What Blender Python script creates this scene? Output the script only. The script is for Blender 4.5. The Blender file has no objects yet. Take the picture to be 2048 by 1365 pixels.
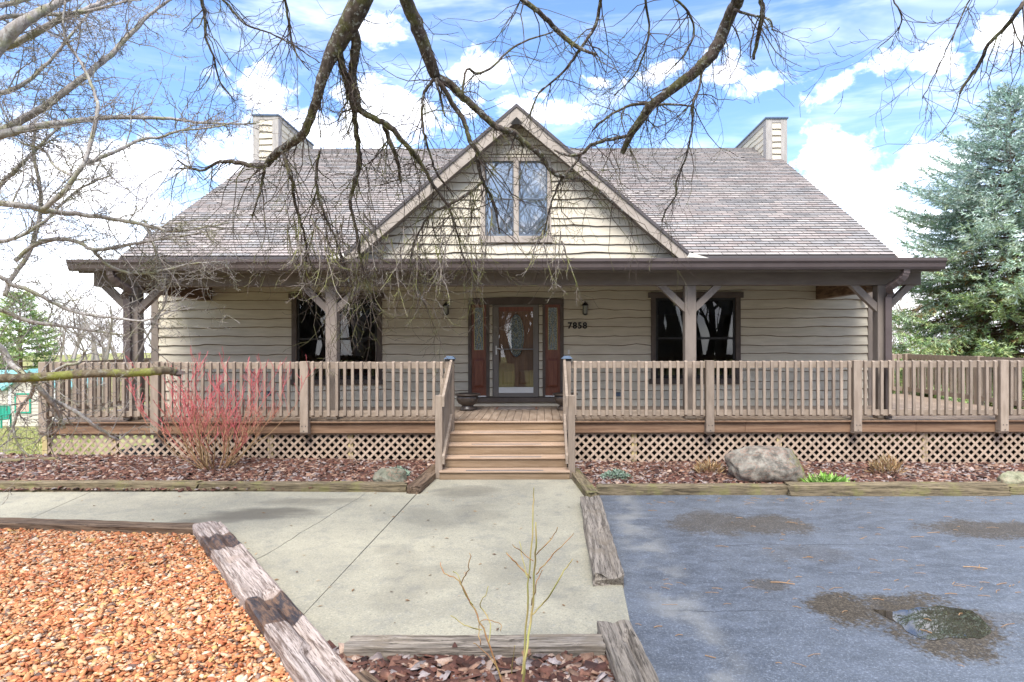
import bpy, bmesh, math, random
import numpy as np
from mathutils import Vector, Matrix, noise as mnoise

# ------------------------------------------------------------------ camera, world, sun, exposure
SC = bpy.context.scene
R = math.radians
CX, CY, F, HC = 1080.0, 682.0, 1240.0, 2.213        # vanishing point, focal length (photo px), eye height (m)
def P(px, py, Y):                                    # a photo point at a known distance
    return Vector(((px-CX)/F*Y, Y, HC+(CY-py)/F*Y))
def G(px, py, z=0.0):                                # a photo point on a level surface
    Y = (HC-z)*F/(py-CY)
    return Vector(((px-CX)/F*Y, Y, z))

cam_data = bpy.data.cameras.new('camera')
cam = bpy.data.objects.new('camera', cam_data)
SC.collection.objects.link(cam)
cam.location = (0, 0, HC)
cam.rotation_euler = (R(90), R(0.12), 0)
cam_data.sensor_width = 36
cam_data.lens = 36*F/2048
cam_data.shift_x = -(CX-1024)/2048
cam_data.clip_end = 2000
cam_data.clip_start = 0.05
SC.camera = cam

SC.view_settings.view_transform = 'Standard'
SC.view_settings.look = 'None'
SC.view_settings.exposure = 2.12
SC.view_settings.gamma = 1.0
SC.view_settings.use_curve_mapping = False
SC.cycles.use_denoising = True
SC.cycles.max_bounces = 6
SC.cycles.transparent_max_bounces = 16

SUN_EL, SUN_AZ = 54.0, 187.0        # degrees; azimuth clockwise from +Y (behind the photographer, to his left)
sun_data = bpy.data.lights.new('sun', 'SUN')
sun_data.energy = 1.5
sun_data.angle = R(30)
sun_data.color = (1.0, 0.955, 0.89)
sun = bpy.data.objects.new('sun', sun_data)
SC.collection.objects.link(sun)
_d = Vector((math.sin(R(SUN_AZ))*math.cos(R(SUN_EL)), math.cos(R(SUN_AZ))*math.cos(R(SUN_EL)), math.sin(R(SUN_EL))))
sun.rotation_euler = _d.to_track_quat('Z', 'Y').to_euler()
sun.location = (0, -20, 30)

world = bpy.data.worlds.new('World')
SC.world = world
world.use_nodes = True
world.cycles.sampling_method = 'MANUAL'; world.cycles.sample_map_resolution = 512
NT = world.node_tree
NT.nodes.clear()
class NB:                                            # tiny node-graph helper
    def __init__(s, nt): s.nt = nt
    def n(s, t, **kw):
        x = s.nt.nodes.new(t)
        for k, v in kw.items(): setattr(x, k, v)
        return x
    def l(s, a, b): s.nt.links.new(a, b)
    def put(s, sock, v):
        if isinstance(v, bpy.types.NodeSocket): s.l(v, sock)
        else: sock.default_value = v
    def m(s, op, a, b=0.0, c=None, clamp=False):
        x = s.n('ShaderNodeMath', operation=op); x.use_clamp = clamp
        s.put(x.inputs[0], a); s.put(x.inputs[1], b)
        if c is not None: s.put(x.inputs[2], c)
        return x.outputs[0]
    def mix(s, f, a, b, blend='MIX'):
        x = s.n('ShaderNodeMix', data_type='RGBA', blend_type=blend)
        s.put(x.inputs[0], f); s.put(x.inputs[6], a); s.put(x.inputs[7], b)
        return x.outputs[2]
    def ramp(s, v, lo, hi, a=0.0, b=1.0, smooth=True):
        x = s.n('ShaderNodeMapRange'); x.interpolation_type = 'SMOOTHSTEP' if smooth else 'LINEAR'
        s.put(x.inputs[0], v)
        for i, q in ((1, lo), (2, hi), (3, a), (4, b)): s.put(x.inputs[i], q)
        return x.outputs[0]
    def noise(s, vec, scale, detail=4, rough=0.55, dist=0.0):
        x = s.n('ShaderNodeTexNoise'); x.inputs['Scale'].default_value = scale
        x.inputs['Detail'].default_value = detail; x.inputs['Roughness'].default_value = rough
        x.inputs['Distortion'].default_value = dist
        if vec is not None: s.l(vec, x.inputs['Vector'])
        return x.outputs[0]
    def mapping(s, vec, scale=(1,1,1), loc=(0,0,0)):
        x = s.n('ShaderNodeMapping'); x.inputs['Scale'].default_value = scale
        x.inputs['Location'].default_value = loc; s.l(vec, x.inputs['Vector'])
        return x.outputs[0]
W = NB(NT)
tc = W.n('ShaderNodeTexCoord')
sep = W.n('ShaderNodeSeparateXYZ'); W.l(tc.outputs['Generated'], sep.inputs[0])
dx, dy, dz = sep.outputs
az = W.m('ARCTAN2', dx, dy)
el = W.m('ARCSINE', dz)
sky = W.n('ShaderNodeTexSky', sky_type='NISHITA')
sky.sun_disc = False
sky.sun_elevation = R(SUN_EL); sky.sun_rotation = R(SUN_AZ)
sky.altitude = 200; sky.air_density = 1.0; sky.dust_density = 1.2; sky.ozone_density = 2.0
SKY_K = 0.06
skyc = W.n('ShaderNodeVectorMath', operation='SCALE'); W.l(sky.outputs[0], skyc.inputs[0]); skyc.inputs[3].default_value = 1.0
wdir = tc.outputs['Generated']
n_big = W.noise(W.mapping(wdir, (1, 1, 1.8)), 3.2, 4, 0.58)
n_fine = W.noise(W.mapping(wdir, (1, 1, 1.35), (3.1, 0.7, 1.9)), 17.0, 6, 0.60, 0.25)
def ang(px, py):
    v = P(px, py, 1.0) - Vector((0, 0, HC)); v.normalize()
    return math.atan2(v.x, v.y), math.asin(v.z)
blobs = [  # cumulus heaps in the sky: px, py, half width px, half height px
    (520, 200, 75, 60), (800, 225, 110, 62), (690, 270, 120, 55), (730, 55, 45, 38), (945, 132, 62, 32), (1100, 225, 85, 30),
    (1540, 168, 62, 22), (1440, 140, 48, 30), (1660, 186, 46, 26), (1320, 140, 50, 22), (1190, 165, 60, 16), (2020, 70, 130, 62), (1850, 112, 90, 40),
    (300, 330, 170, 60), (150, 390, 260, 90), (480, 330, 120, 60), (1700, 375, 130, 60), (1850, 330, 110, 45), (1640, 340, 60, 60), (1800, 440, 200, 50)]
best = None
for bx, by, rx, ry in blobs:
    a0, e0 = ang(bx, by)
    a1, _ = ang(bx+rx, by); _, e1 = ang(bx, by-ry)
    qa = W.m('MULTIPLY', W.m('SUBTRACT', az, a0), 1/abs(a1-a0))
    qe = W.m('MULTIPLY', W.m('SUBTRACT', el, e0), 1/abs(e1-e0))
    v = W.m('SUBTRACT', 1.0, W.m('SQRT', W.m('ADD', W.m('MULTIPLY', qa, qa), W.m('MULTIPLY', qe, qe))))
    best = v if best is None else W.m('MAXIMUM', best, v)
infront = W.ramp(dy, 0.0, 0.3)
heaps = W.m('ADD', W.m('ADD', W.m('MAXIMUM', best, -1.5), W.m('MULTIPLY', W.m('SUBTRACT', n_fine, 0.5), 5.0)), W.m('MULTIPLY', W.m('SUBTRACT', n_big, 0.5), 1.0))
heaps = W.m('MULTIPLY', W.ramp(heaps, -0.30, 0.85), infront)
# broken cloud elsewhere in the sky, the same kind of heaps
broken = W.m('ADD', n_big, W.m('MULTIPLY', W.m('SUBTRACT', n_fine, 0.5), 0.7))
broken = W.ramp(broken, 0.47, 0.60)
broken = W.m('MULTIPLY', broken, W.m('SUBTRACT', 1.0, W.ramp(dy, 0.35, 0.7)))
haze_low = W.m('MULTIPLY', W.ramp(el, 0.27, 0.03), W.ramp(n_big, 0.30, 0.55, 0.6, 1.0))
wisp = W.m('MULTIPLY', W.ramp(W.noise(W.mapping(wdir, (1, 1, 5)), 3.0, 5, 0.6, 0.6), 0.45, 0.82), 0.42)
cover = W.m('MAXIMUM', W.m('MAXIMUM', heaps, broken), W.m('MAXIMUM', haze_low, wisp))
shade = W.ramp(W.noise(W.mapping(wdir, (1, 1, 2.2), (5, 2, 1)), 9.0, 4, 0.6), 0.35, 0.6, 0.62, 1.0)
CLOUD = 12.0
cl = W.n('ShaderNodeCombineColor')
W.put(cl.inputs[0], W.m('MULTIPLY', shade, CLOUD*0.985)); W.put(cl.inputs[1], W.m('MULTIPLY', shade, CLOUD)); W.put(cl.inputs[2], W.m('MULTIPLY', W.m('POWER', shade, 0.8), CLOUD*1.03))
blue = W.mix(1.0, skyc.outputs[0], (1.0, 1.16, 1.38, 1), 'MULTIPLY')
col = W.mix(cover, blue, cl.outputs[0])
bg = W.n('ShaderNodeBackground'); W.l(col, bg.inputs[0]); bg.inputs[1].default_value = SKY_K
out = W.n('ShaderNodeOutputWorld'); W.l(bg.outputs[0], out.inputs[0])

# ------------------------------------------------------------------ helpers
COL = SC.collection
BASE = {}                                            # object -> world position of its origin
def tag(o, label, cat, group=None, kind=None):
    if label: o['label'] = label
    if cat: o['category'] = cat
    if group: o['group'] = group
    if kind: o['kind'] = kind
    return o
def thing(name, label, cat, loc, group=None):
    o = bpy.data.objects.new(name, None)
    COL.objects.link(o)
    o.location = loc; o.empty_display_size = 0.1
    BASE[o] = Vector(loc)
    return tag(o, label, cat, group)
def place(name, me, parent=None, loc=(0, 0, 0), rot=None, scale=None, kind=None):
    o = bpy.data.objects.new(name, me)
    COL.objects.link(o)
    loc = Vector(loc)
    BASE[o] = loc
    if parent is not None:
        o.parent = parent
        o.location = loc-BASE[parent]
    else:
        o.location = loc
    if rot: o.rotation_euler = rot
    if scale: o.scale = scale
    if kind: o['kind'] = kind
    return o
class MB:
    def __init__(s): s.v = []; s.f = []; s.c = []; s.cur = None
    def _f(s, *idx):
        s.f.append(tuple(idx)); s.c.append(s.cur)
    def quad(s, a, b, c, d):
        n = len(s.v); s.v += [Vector(a), Vector(b), Vector(c), Vector(d)]; s._f(n, n+1, n+2, n+3)
    def ngon(s, pts):
        n = len(s.v); s.v += [Vector(p) for p in pts]; s._f(*range(n, n+len(pts)))
    def hexa(s, p):                                  # 8 points: bottom ring 0-3, top ring 4-7
        n = len(s.v); s.v += [Vector(q) for q in p]
        for a in ((3,2,1,0),(4,5,6,7),(0,1,5,4),(1,2,6,5),(2,3,7,6),(3,0,4,7)): s._f(*[n+i for i in a])
    def box(s, x0, x1, y0, y1, z0, z1):
        s.hexa([(x0,y0,z0),(x1,y0,z0),(x1,y1,z0),(x0,y1,z0),(x0,y0,z1),(x1,y0,z1),(x1,y1,z1),(x0,y1,z1)])
        return s
    def cbox(s, x0, x1, y0, y1, z0, z1, b=0.006):    # box with chamfered edges
        xs, ys, zs = (x0, x1), (y0, y1), (z0, z1)
        sg = (1, -1); idx = {}
        for i in (0,1):
            for j in (0,1):
                for k in (0,1):
                    for ax in range(3):
                        p = [xs[i], ys[j], zs[k]]; o = (b*sg[i], b*sg[j], b*sg[k])
                        for a in range(3):
                            if a != ax: p[a] += o[a]
                        idx[(i,j,k,ax)] = len(s.v); s.v.append(Vector(p))
        def g(*k): return idx[k]
        for i in (0,1):
            a = [g(i,0,0,0), g(i,1,0,0), g(i,1,1,0), g(i,0,1,0)]; s._f(*(a if i else a[::-1]))
            a = [g(0,i,0,1), g(1,i,0,1), g(1,i,1,1), g(0,i,1,1)]; s._f(*(a if not i else a[::-1]))
            a = [g(0,0,i,2), g(1,0,i,2), g(1,1,i,2), g(0,1,i,2)]; s._f(*(a if i else a[::-1]))
        for i in (0,1):
            for j in (0,1):
                s._f(g(i,j,0,0), g(i,j,0,1), g(i,j,1,1), g(i,j,1,0))
                s._f(g(i,0,j,0), g(i,0,j,2), g(i,1,j,2), g(i,1,j,0))
                s._f(g(0,i,j,1), g(0,i,j,2), g(1,i,j,2), g(1,i,j,1))
                for k in (0,1): s._f(g(i,j,k,0), g(i,j,k,1), g(i,j,k,2))
        return s
    def prism(s, poly, ext):                         # polygon extruded along a vector
        e = Vector(ext); n = len(s.v); m = len(poly)
        s.v += [Vector(p) for p in poly] + [Vector(p)+e for p in poly]
        s._f(*range(n, n+m)); s._f(*[n+m+i for i in reversed(range(m))])
        for i in range(m):
            j = (i+1) % m; s._f(n+i, n+m+i, n+m+j, n+j)
        return s
    def tube(s, pts, rads, n=6, cap=True, flat=None):
        pts = [Vector(p) for p in pts]; base = len(s.v); up = None
        for i, p in enumerate(pts):
            t = (pts[min(i+1, len(pts)-1)]-pts[max(i-1, 0)])
            if t.length < 1e-7: t = Vector((0,0,1))
            t.normalize()
            if up is None:
                up = Vector((0,0,1)) if abs(t.z) < 0.9 else Vector((0,1,0))
            a = t.cross(up)
            if a.length < 1e-4: a = t.cross(Vector((1,0.3,0)))
            a.normalize(); b = a.cross(t); up = b
            r = rads[i] if isinstance(rads, (list, tuple)) else rads
            for k in range(n):
                w = 2*math.pi*(k+0.5)/n
                s.v.append(p+a*math.cos(w)*r*(flat[0] if flat else 1)+b*math.sin(w)*r*(flat[1] if flat else 1))
        for i in range(len(pts)-1):
            for k in range(n):
                s._f(base+i*n+k, base+i*n+(k+1)%n, base+(i+1)*n+(k+1)%n, base+(i+1)*n+k)
        if cap:
            s._f(*[base+k for k in reversed(range(n))]); e = base+(len(pts)-1)*n; s._f(*[e+k for k in range(n)])
        return s
    def lathe(s, c, prof, n=20):                     # prof: (radius, z)
        c = Vector(c); b = len(s.v)
        for r, z in prof:
            for k in range(n):
                w = 2*math.pi*k/n; s.v.append(c+Vector((r*math.cos(w), r*math.sin(w), z)))
        for i in range(len(prof)-1):
            for k in range(n): s._f(b+i*n+k, b+i*n+(k+1)%n, b+(i+1)*n+(k+1)%n, b+(i+1)*n+k)
        s._f(*[b+k for k in reversed(range(n))]); e = b+(len(prof)-1)*n; s._f(*[e+k for k in range(n)])
        return s
    def mesh(s, name, mat, origin=(0,0,0), smooth=False, fix=True):
        me = bpy.data.meshes.new(name); o = Vector(origin)
        me.from_pydata([tuple(v-o) for v in s.v], [], s.f)
        if fix:
            bm = bmesh.new(); bm.from_mesh(me); bmesh.ops.recalc_face_normals(bm, faces=bm.faces); bm.to_mesh(me); bm.free()
        if any(c is not None for c in s.c):
            at = me.attributes.new('Col', 'FLOAT_COLOR', 'FACE')
            at.data.foreach_set('color', [q for c in s.c for q in ((*c, 1.0) if c else (1, 1, 1, 1))])
        if smooth: me.polygons.foreach_set('use_smooth', [True]*len(me.polygons))
        me.materials.append(mat); me.update()
        return me
    def build(s, name, mat, parent=None, kind=None, smooth=False, fix=True, origin=None):
        if origin is None:
            origin = BASE[parent] if parent is not None else Vector((0,0,0))
        return place(name, s.mesh(name, mat, origin, smooth, fix), parent, origin, kind=kind)
def part(name, mat, parent, *a, b=None, kind=None):
    m = MB()
    m.cbox(*a, b) if b else m.box(*a)
    return m.build(name, mat, parent, kind, fix=False)
def array_mesh(name, mat, verts, tris, cols=None, smooth=False):
    me = bpy.data.meshes.new(name)
    nv, nf = len(verts), len(tris)
    k = tris.shape[1]
    me.vertices.add(nv); me.vertices.foreach_set('co', verts.astype(np.float32).ravel())
    me.loops.add(nf*k); me.loops.foreach_set('vertex_index', tris.astype(np.int32).ravel())
    me.polygons.add(nf); me.polygons.foreach_set('loop_start', np.arange(0, nf*k, k, dtype=np.int32))
    me.polygons.foreach_set('loop_total', np.full(nf, k, dtype=np.int32))
    if smooth: me.polygons.foreach_set('use_smooth', np.ones(nf, dtype=bool))
    me.update(calc_edges=True)
    if cols is not None:
        at = me.attributes.new('Col', 'FLOAT_COLOR', 'FACE')
        at.data.foreach_set('color', np.concatenate([cols, np.ones((nf, 1))], 1).astype(np.float32).ravel())
    me.materials.append(mat); me.validate()
    return me
def rotmats(rng, n, tilt, spin=True):
    a = rng.uniform(0, 2*np.pi, n) if spin else np.zeros(n)
    t = rng.normal(0, tilt, n); u = rng.normal(0, tilt, n)
    ca, sa, ct, st, cu, su = np.cos(a), np.sin(a), np.cos(t), np.sin(t), np.cos(u), np.sin(u)
    z, o = np.zeros(n), np.ones(n)
    Rz = np.stack([np.stack([ca,-sa,z],1), np.stack([sa,ca,z],1), np.stack([z,z,o],1)], 1)
    Rx = np.stack([np.stack([o,z,z],1), np.stack([z,ct,-st],1), np.stack([z,st,ct],1)], 1)
    Ry = np.stack([np.stack([cu,z,su],1), np.stack([z,o,z],1), np.stack([-su,z,cu],1)], 1)
    return Rz @ Rx @ Ry
def scatter(bv, bf, pos, scl, rm, jitter=0.0, rng=None):
    """copies of a base shape (bv, bf) as plain arrays"""
    n, k = len(pos), len(bv)
    v = np.repeat(bv[None], n, 0)
    if jitter: v = v*(1+rng.uniform(-jitter, jitter, v.shape))
    v = v*scl[:, None, :]
    v = np.einsum('nij,nkj->nki', rm, v)+pos[:, None, :]
    f = bf[None]+(np.arange(n)*k)[:, None, None]
    return v.reshape(-1, 3), f.reshape(-1, bf.shape[1])
def inside(poly, x, y):
    r = np.zeros(len(x), bool); n = len(poly)
    for i in range(n):
        x0, y0 = poly[i][:2]; x1, y1 = poly[(i+1) % n][:2]
        c = ((y0 > y) != (y1 > y)) & (x < (x1-x0)*(y-y0)/((y1-y0) if y1 != y0 else 1e-9)+x0)
        r ^= c
    return r

# ------------------------------------------------------------------ materials
def mat(name, c1, c2=None, scale=(3,3,3), rough=0.7, rand=0.0, bump=0.0, bscale=None, attr=False, spec=0.35, detail=5, hue=0.0, lo=0.32, hi=0.68, rough2=None, coat=0.0, metal=0.0, extra=None, bdist=0.01):
    m = bpy.data.materials.new(name); m.use_nodes = True
    nt = m.node_tree; nt.nodes.clear(); k = NB(nt)
    geo = k.n('ShaderNodeNewGeometry'); pos = geo.outputs['Position']
    nz = k.noise(k.mapping(pos, scale), 1.0, detail, 0.6)
    c2 = c2 or c1
    if attr:
        at = k.n('ShaderNodeAttribute'); at.attribute_name = 'Col'
        a = k.mix(1.0, at.outputs['Color'], (*c1, 1), 'MULTIPLY'); b = k.mix(1.0, at.outputs['Color'], (*c2, 1), 'MULTIPLY')
    else:
        a, b = (*c1, 1), (*c2, 1)
    t = k.ramp(nz, lo, hi)
    c = k.mix(t, a, b)
    if extra: c = extra(k, pos, c)
    if rand or hue:
        oi = k.n('ShaderNodeObjectInfo'); hs = k.n('ShaderNodeHueSaturation')
        k.l(c, hs.inputs['Color']); k.put(hs.inputs['Value'], k.ramp(oi.outputs['Random'], 0, 1, 1-rand, 1+rand, False))
        if hue: k.put(hs.inputs['Hue'], k.ramp(k.m('FRACT', k.m('MULTIPLY', oi.outputs['Random'], 7.31)), 0, 1, 0.5-hue, 0.5+hue, False))
        c = hs.outputs[0]
    bs = k.n('ShaderNodeBsdfPrincipled'); k.l(c, bs.inputs['Base Color'])
    bs.inputs['Specular IOR Level'].default_value = spec; bs.inputs['Metallic'].default_value = metal
    bs.inputs['Coat Weight'].default_value = coat
    if rough2 is not None: k.put(bs.inputs['Roughness'], k.mix(t, (rough,)*3+(1,), (rough2,)*3+(1,)))
    else: bs.inputs['Roughness'].default_value = rough
    if bump:
        bn = k.noise(k.mapping(pos, bscale or scale), 1.0, 6, 0.65)
        bp = k.n('ShaderNodeBump'); bp.inputs['Strength'].default_value = bump; bp.inputs['Distance'].default_value = bdist
        k.l(bn, bp.inputs['Height']); k.l(bp.outputs[0], bs.inputs['Normal'])
    o = k.n('ShaderNodeOutputMaterial'); k.l(bs.outputs[0], o.inputs[0])
    m['k'] = 0
    return m
def glass(name, tint=(0.85, 0.9, 0.92), extra=0.05, rough=0.0, gain=1.0):
    m = bpy.data.materials.new(name); m.use_nodes = True
    nt = m.node_tree; nt.nodes.clear(); k = NB(nt)
    fr = k.n('ShaderNodeFresnel'); fr.inputs[0].default_value = 1.5
    f = k.m('ADD', k.m('MULTIPLY', fr.outputs[0], gain), extra, clamp=True)
    tr = k.n('ShaderNodeBsdfTransparent'); tr.inputs[0].default_value = (*tint, 1)
    gl = k.n('ShaderNodeBsdfGlossy'); gl.inputs['Roughness'].default_value = rough
    mx = k.n('ShaderNodeMixShader'); k.l(f, mx.inputs[0]); k.l(tr.outputs[0], mx.inputs[1]); k.l(gl.outputs[0], mx.inputs[2])
    o = k.n('ShaderNodeOutputMaterial'); k.l(mx.outputs[0], o.inputs[0])
    return m
M = {}
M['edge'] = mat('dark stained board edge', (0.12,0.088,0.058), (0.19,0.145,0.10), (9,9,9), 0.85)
M['siding'] = mat('siding paint', (0.50,0.445,0.34), (0.59,0.53,0.415), (2,2,14), 0.75, rand=0.05, bump=0.25, bscale=(9,9,120), bdist=0.004)
M['trim'] = mat('taupe trim paint', (0.175,0.142,0.118), (0.215,0.178,0.148), (6,6,3), 0.65, rand=0.05, bump=0.2, bscale=(60,60,9), bdist=0.003)
M['fascia'] = mat('pale weathered fascia', (0.32,0.272,0.225), (0.39,0.335,0.28), (5,5,5), 0.7, rand=0.04, bump=0.2, bscale=(40,40,40), bdist=0.003)
M['wintrim'] = mat('dark brown window trim', (0.075,0.056,0.045), (0.10,0.077,0.062), (6,6,6), 0.6, rand=0.04)
M['sash'] = mat('black bronze sash', (0.018,0.016,0.015), rough=0.45)
M['beam'] = mat('beam paint', (0.125,0.098,0.080), (0.158,0.127,0.103), (2,8,8), 0.65, bump=0.15, bscale=(5,70,70), bdist=0.003)
M['ceil'] = mat('porch ceiling boards', (0.07,0.05,0.033), (0.10,0.074,0.05), (2,14,2), 0.7)
M['ply'] = mat('bare plywood header', (0.11,0.065,0.038), (0.20,0.125,0.075), (4,5,26), 0.8, lo=0.4, hi=0.6)
M['gutter'] = mat('brown metal gutter', (0.080,0.060,0.056), (0.094,0.072,0.067), (2,2,2), 0.38, spec=0.5)
M['flash'] = mat('pale flashing', (0.45,0.42,0.36), rough=0.5)
M['shingle'] = mat('asphalt shingles', (0.86,0.86,0.86), (1.12,1.11,1.10), (3,3,3), 0.92, attr=True, spec=0.12, bump=0.3, bscale=(120,120,120), bdist=0.003, lo=0.3, hi=0.7)
M['roofdeck'] = mat('roof underlay', (0.09,0.08,0.08), rough=0.9)
M['found'] = mat('foundation block', (0.10,0.095,0.09), (0.14,0.13,0.12), (6,6,6), 0.9)
M['chimtrim'] = mat('bare grey chimney trim', (0.30,0.275,0.25), (0.40,0.37,0.335), (18,18,3), 0.8)
M['rail'] = mat('taupe railing stain', (0.235,0.182,0.138), (0.31,0.245,0.19), (14,14,3), 0.72, rand=0.16, bump=0.3, bscale=(70,70,8), bdist=0.003)
M['railh'] = mat('taupe railing stain, long', (0.225,0.175,0.133), (0.30,0.237,0.183), (3,14,14), 0.72, rand=0.07, bump=0.3, bscale=(8,70,70), bdist=0.003)
M['rim'] = mat('orange brown rim board', (0.155,0.088,0.052), (0.25,0.155,0.095), (1.5,20,20), 0.62, rand=0.07, bump=0.25, bscale=(6,60,60), bdist=0.003)
def wet_end(k, pos, c):
    s = k.n('ShaderNodeSeparateXYZ'); k.l(pos, s.inputs[0])
    w = k.m('MULTIPLY', k.ramp(s.outputs[1], 11.35, 10.95), k.ramp(k.noise(pos, 2.3, 4), 0.38, 0.62))
    return k.mix(k.m('MULTIPLY', w, 0.6), c, (0.12, 0.07, 0.04, 1))
M['deck'] = mat('weathered deck boards', (0.22,0.16,0.115), (0.32,0.245,0.185), (12,1.6,5), 0.5, rand=0.12, bump=0.3, bscale=(60,5,60), bdist=0.003, rough2=0.65, extra=wet_end)
M['tread'] = mat('tread boards', (0.33,0.225,0.15), (0.43,0.31,0.22), (2,16,16), 0.55, rand=0.08, bump=0.25, bscale=(7,60,60), bdist=0.003)
M['riser'] = mat('riser boards', (0.19,0.128,0.075), (0.27,0.19,0.12), (1.6,22,22), 0.65, rand=0.1, bump=0.25, bscale=(6,60,60), bdist=0.003)
M['grip'] = mat('dark grip strip', (0.09,0.09,0.10), (0.16,0.155,0.16), (30,30,30), 0.8)
M['lattice'] = mat('lattice slats', (0.33,0.245,0.18), (0.43,0.33,0.25), (10,10,10), 0.78, rand=0.10)
M['treated'] = mat('yellow treated post', (0.42,0.33,0.15), (0.50,0.41,0.22), (9,9,3), 0.8)
M['dark'] = mat('dark void', (0.02,0.018,0.016), rough=0.9)
M['room'] = mat('room wall', (0.22,0.20,0.17), rough=0.9)
M['curtain'] = mat('white curtain', (0.80,0.82,0.84), (0.74,0.78,0.82), (60,1,1), 0.9)
M['blind'] = mat('dark shade', (0.035,0.034,0.034), rough=0.8)
M['mahog'] = mat('mahogany', (0.13,0.036,0.018), (0.19,0.06,0.03), (26,26,3), 0.38, spec=0.5)
M['oakdoor'] = mat('brown door', (0.17,0.075,0.035), (0.25,0.12,0.055), (26,26,3), 0.4, spec=0.5)
M['storm'] = mat('taupe storm door metal', (0.15,0.132,0.115), rough=0.45)
M['alu'] = mat('pale metal', (0.62,0.62,0.60), rough=0.4, metal=0.2)
M['brass'] = mat('brass came', (0.45,0.36,0.14), rough=0.35, metal=0.7)
M['black'] = mat('black metal', (0.012,0.011,0.011), rough=0.5)
M['lampglass'] = mat('lantern glass', (0.24,0.24,0.20), rough=0.15, spec=0.6)
M['white'] = mat('white plastic', (0.72,0.72,0.70), rough=0.45)
M['bluecap'] = mat('blue grey cap', (0.055,0.085,0.13), (0.075,0.11,0.16), (20,20,20), 0.35, spec=0.5)
M['pot'] = mat('dark bronze glaze', (0.030,0.026,0.024), (0.075,0.055,0.042), (6,6,10), 0.32, spec=0.5)
M['clay'] = mat('pot soil and rim', (0.20,0.09,0.05), rough=0.8)
M['bolt'] = mat('bolt heads', (0.05,0.05,0.05), rough=0.5)
M['pane'] = glass('window glass', (0.75,0.80,0.82), 0.025)
M['upane'] = glass('upper window glass', (0.97,0.99,1.0), 0.20)
M['storm_pane'] = glass('storm glass', (0.92,0.94,0.94), 0.06)
# ------------------------------------------------------------------ the ground
RNG = np.random.default_rng(7)
rnd = random.Random(11)
def sstep(a, b, x):
    t = max(0.0, min(1.0, (x-a)/(b-a))); return t*t*(3-2*t)
def terrain(x, y):
    """level round the drive, falling away behind the house"""
    fall = -0.092*max(0.0, min(y-10.5, 21.0))
    side = sstep(-4, -9.0, x) + sstep(8.6, 14.0, x)
    k = max(min(1.0, side), sstep(13, 20, y))
    return fall*k - 0.03 + 0.05*mnoise.noise((x*0.12, y*0.12, 0.3))*sstep(12, 30, abs(x)+abs(y))
def lawn_col(k, pos, c):
    d = k.ramp(k.noise(pos, 0.35, 5), 0.4, 0.65)
    c = k.mix(d, c, (0.30, 0.28, 0.12, 1))
    f = k.ramp(k.noise(pos, 14.0, 6, 0.7), 0.45, 0.75)
    return k.mix(k.m('MULTIPLY', f, 0.5), c, (0.34, 0.30, 0.17, 1))
M['lawn'] = mat('winter lawn', (0.19,0.21,0.065), (0.26,0.265,0.09), (1.2,1.2,1.2), 0.95, bump=0.6, bscale=(30,30,30), extra=lawn_col, spec=0.1)
xs = list(np.concatenate([np.linspace(-160,-20,15), np.linspace(-18,18,37), np.linspace(20,160,15)]))
ys = list(np.concatenate([np.linspace(-60,-6,10), np.linspace(-4,40,45), np.linspace(46,240,16)]))
mb = MB()
for y in ys:
    for x in xs: mb.v.append(Vector((x, y, terrain(x, y))))
for j in range(len(ys)-1):
    for i in range(len(xs)-1):
        a = j*len(xs)+i; mb._f(a, a+1, a+1+len(xs), a+len(xs))
mb.build('lawn', M['lawn'], kind='structure', smooth=True, fix=False)

# asphalt drive: damp, with wet patches of their own shape
WET = [(1690,1222,66,34,0.5,1.0), (1800,1222,84,26,0.15,0.9), (1880,1252,118,52,0.35,1.0), (1915,1302,88,26,0.25,1.0), (1430,1050,95,22,0.15,0.75), (1540,1052,90,18,0.1,0.8), (1400,1040,30,22,0.5,0.6), (1985,1062,140,16,0.1,0.85), (1530,1172,42,12,0.45,0.7), (1610,1110,90,18,0.1,0.3), (2020,1240,60,10,0.2,0.35)]
def wetmask(k, pos):
    s = k.n('ShaderNodeSeparateXYZ'); k.l(pos, s.inputs[0])
    w1 = k.noise(pos, 2.2, 5, 0.6); w2 = k.noise(k.mapping(pos, (1,1,1), (9,4,0)), 30.0, 3, 0.6)
    tot = None
    for px, py, rx, ry, tl, amt in WET:
        c = G(px, py); ex = G(px+rx, py)-c; ey = G(px, py-ry)-G(px, py+ry)
        a = ex.length; b = ey.length/2
        th = -tl*0.5
        ux = k.m('SUBTRACT', s.outputs[0], c.x); uy = k.m('SUBTRACT', s.outputs[1], c.y)
        p = k.m('ADD', k.m('MULTIPLY', ux, math.cos(th)/a), k.m('MULTIPLY', uy, math.sin(th)/a))
        q = k.m('ADD', k.m('MULTIPLY', ux, -math.sin(th)/b), k.m('MULTIPLY', uy, math.cos(th)/b))
        d = k.m('ADD', k.m('MULTIPLY', p, p), k.m('MULTIPLY', q, q))
        d = k.m('ADD', d, k.m('ADD', k.m('MULTIPLY', k.m('SUBTRACT', w1, 0.5), 3.0), k.m('MULTIPLY', k.m('SUBTRACT', w2, 0.5), 2.6)))
        v = k.m('MULTIPLY', k.ramp(d, 1.35, 0.5), amt)
        tot = v if tot is None else k.m('MAXIMUM', tot, v)
    return tot
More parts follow.
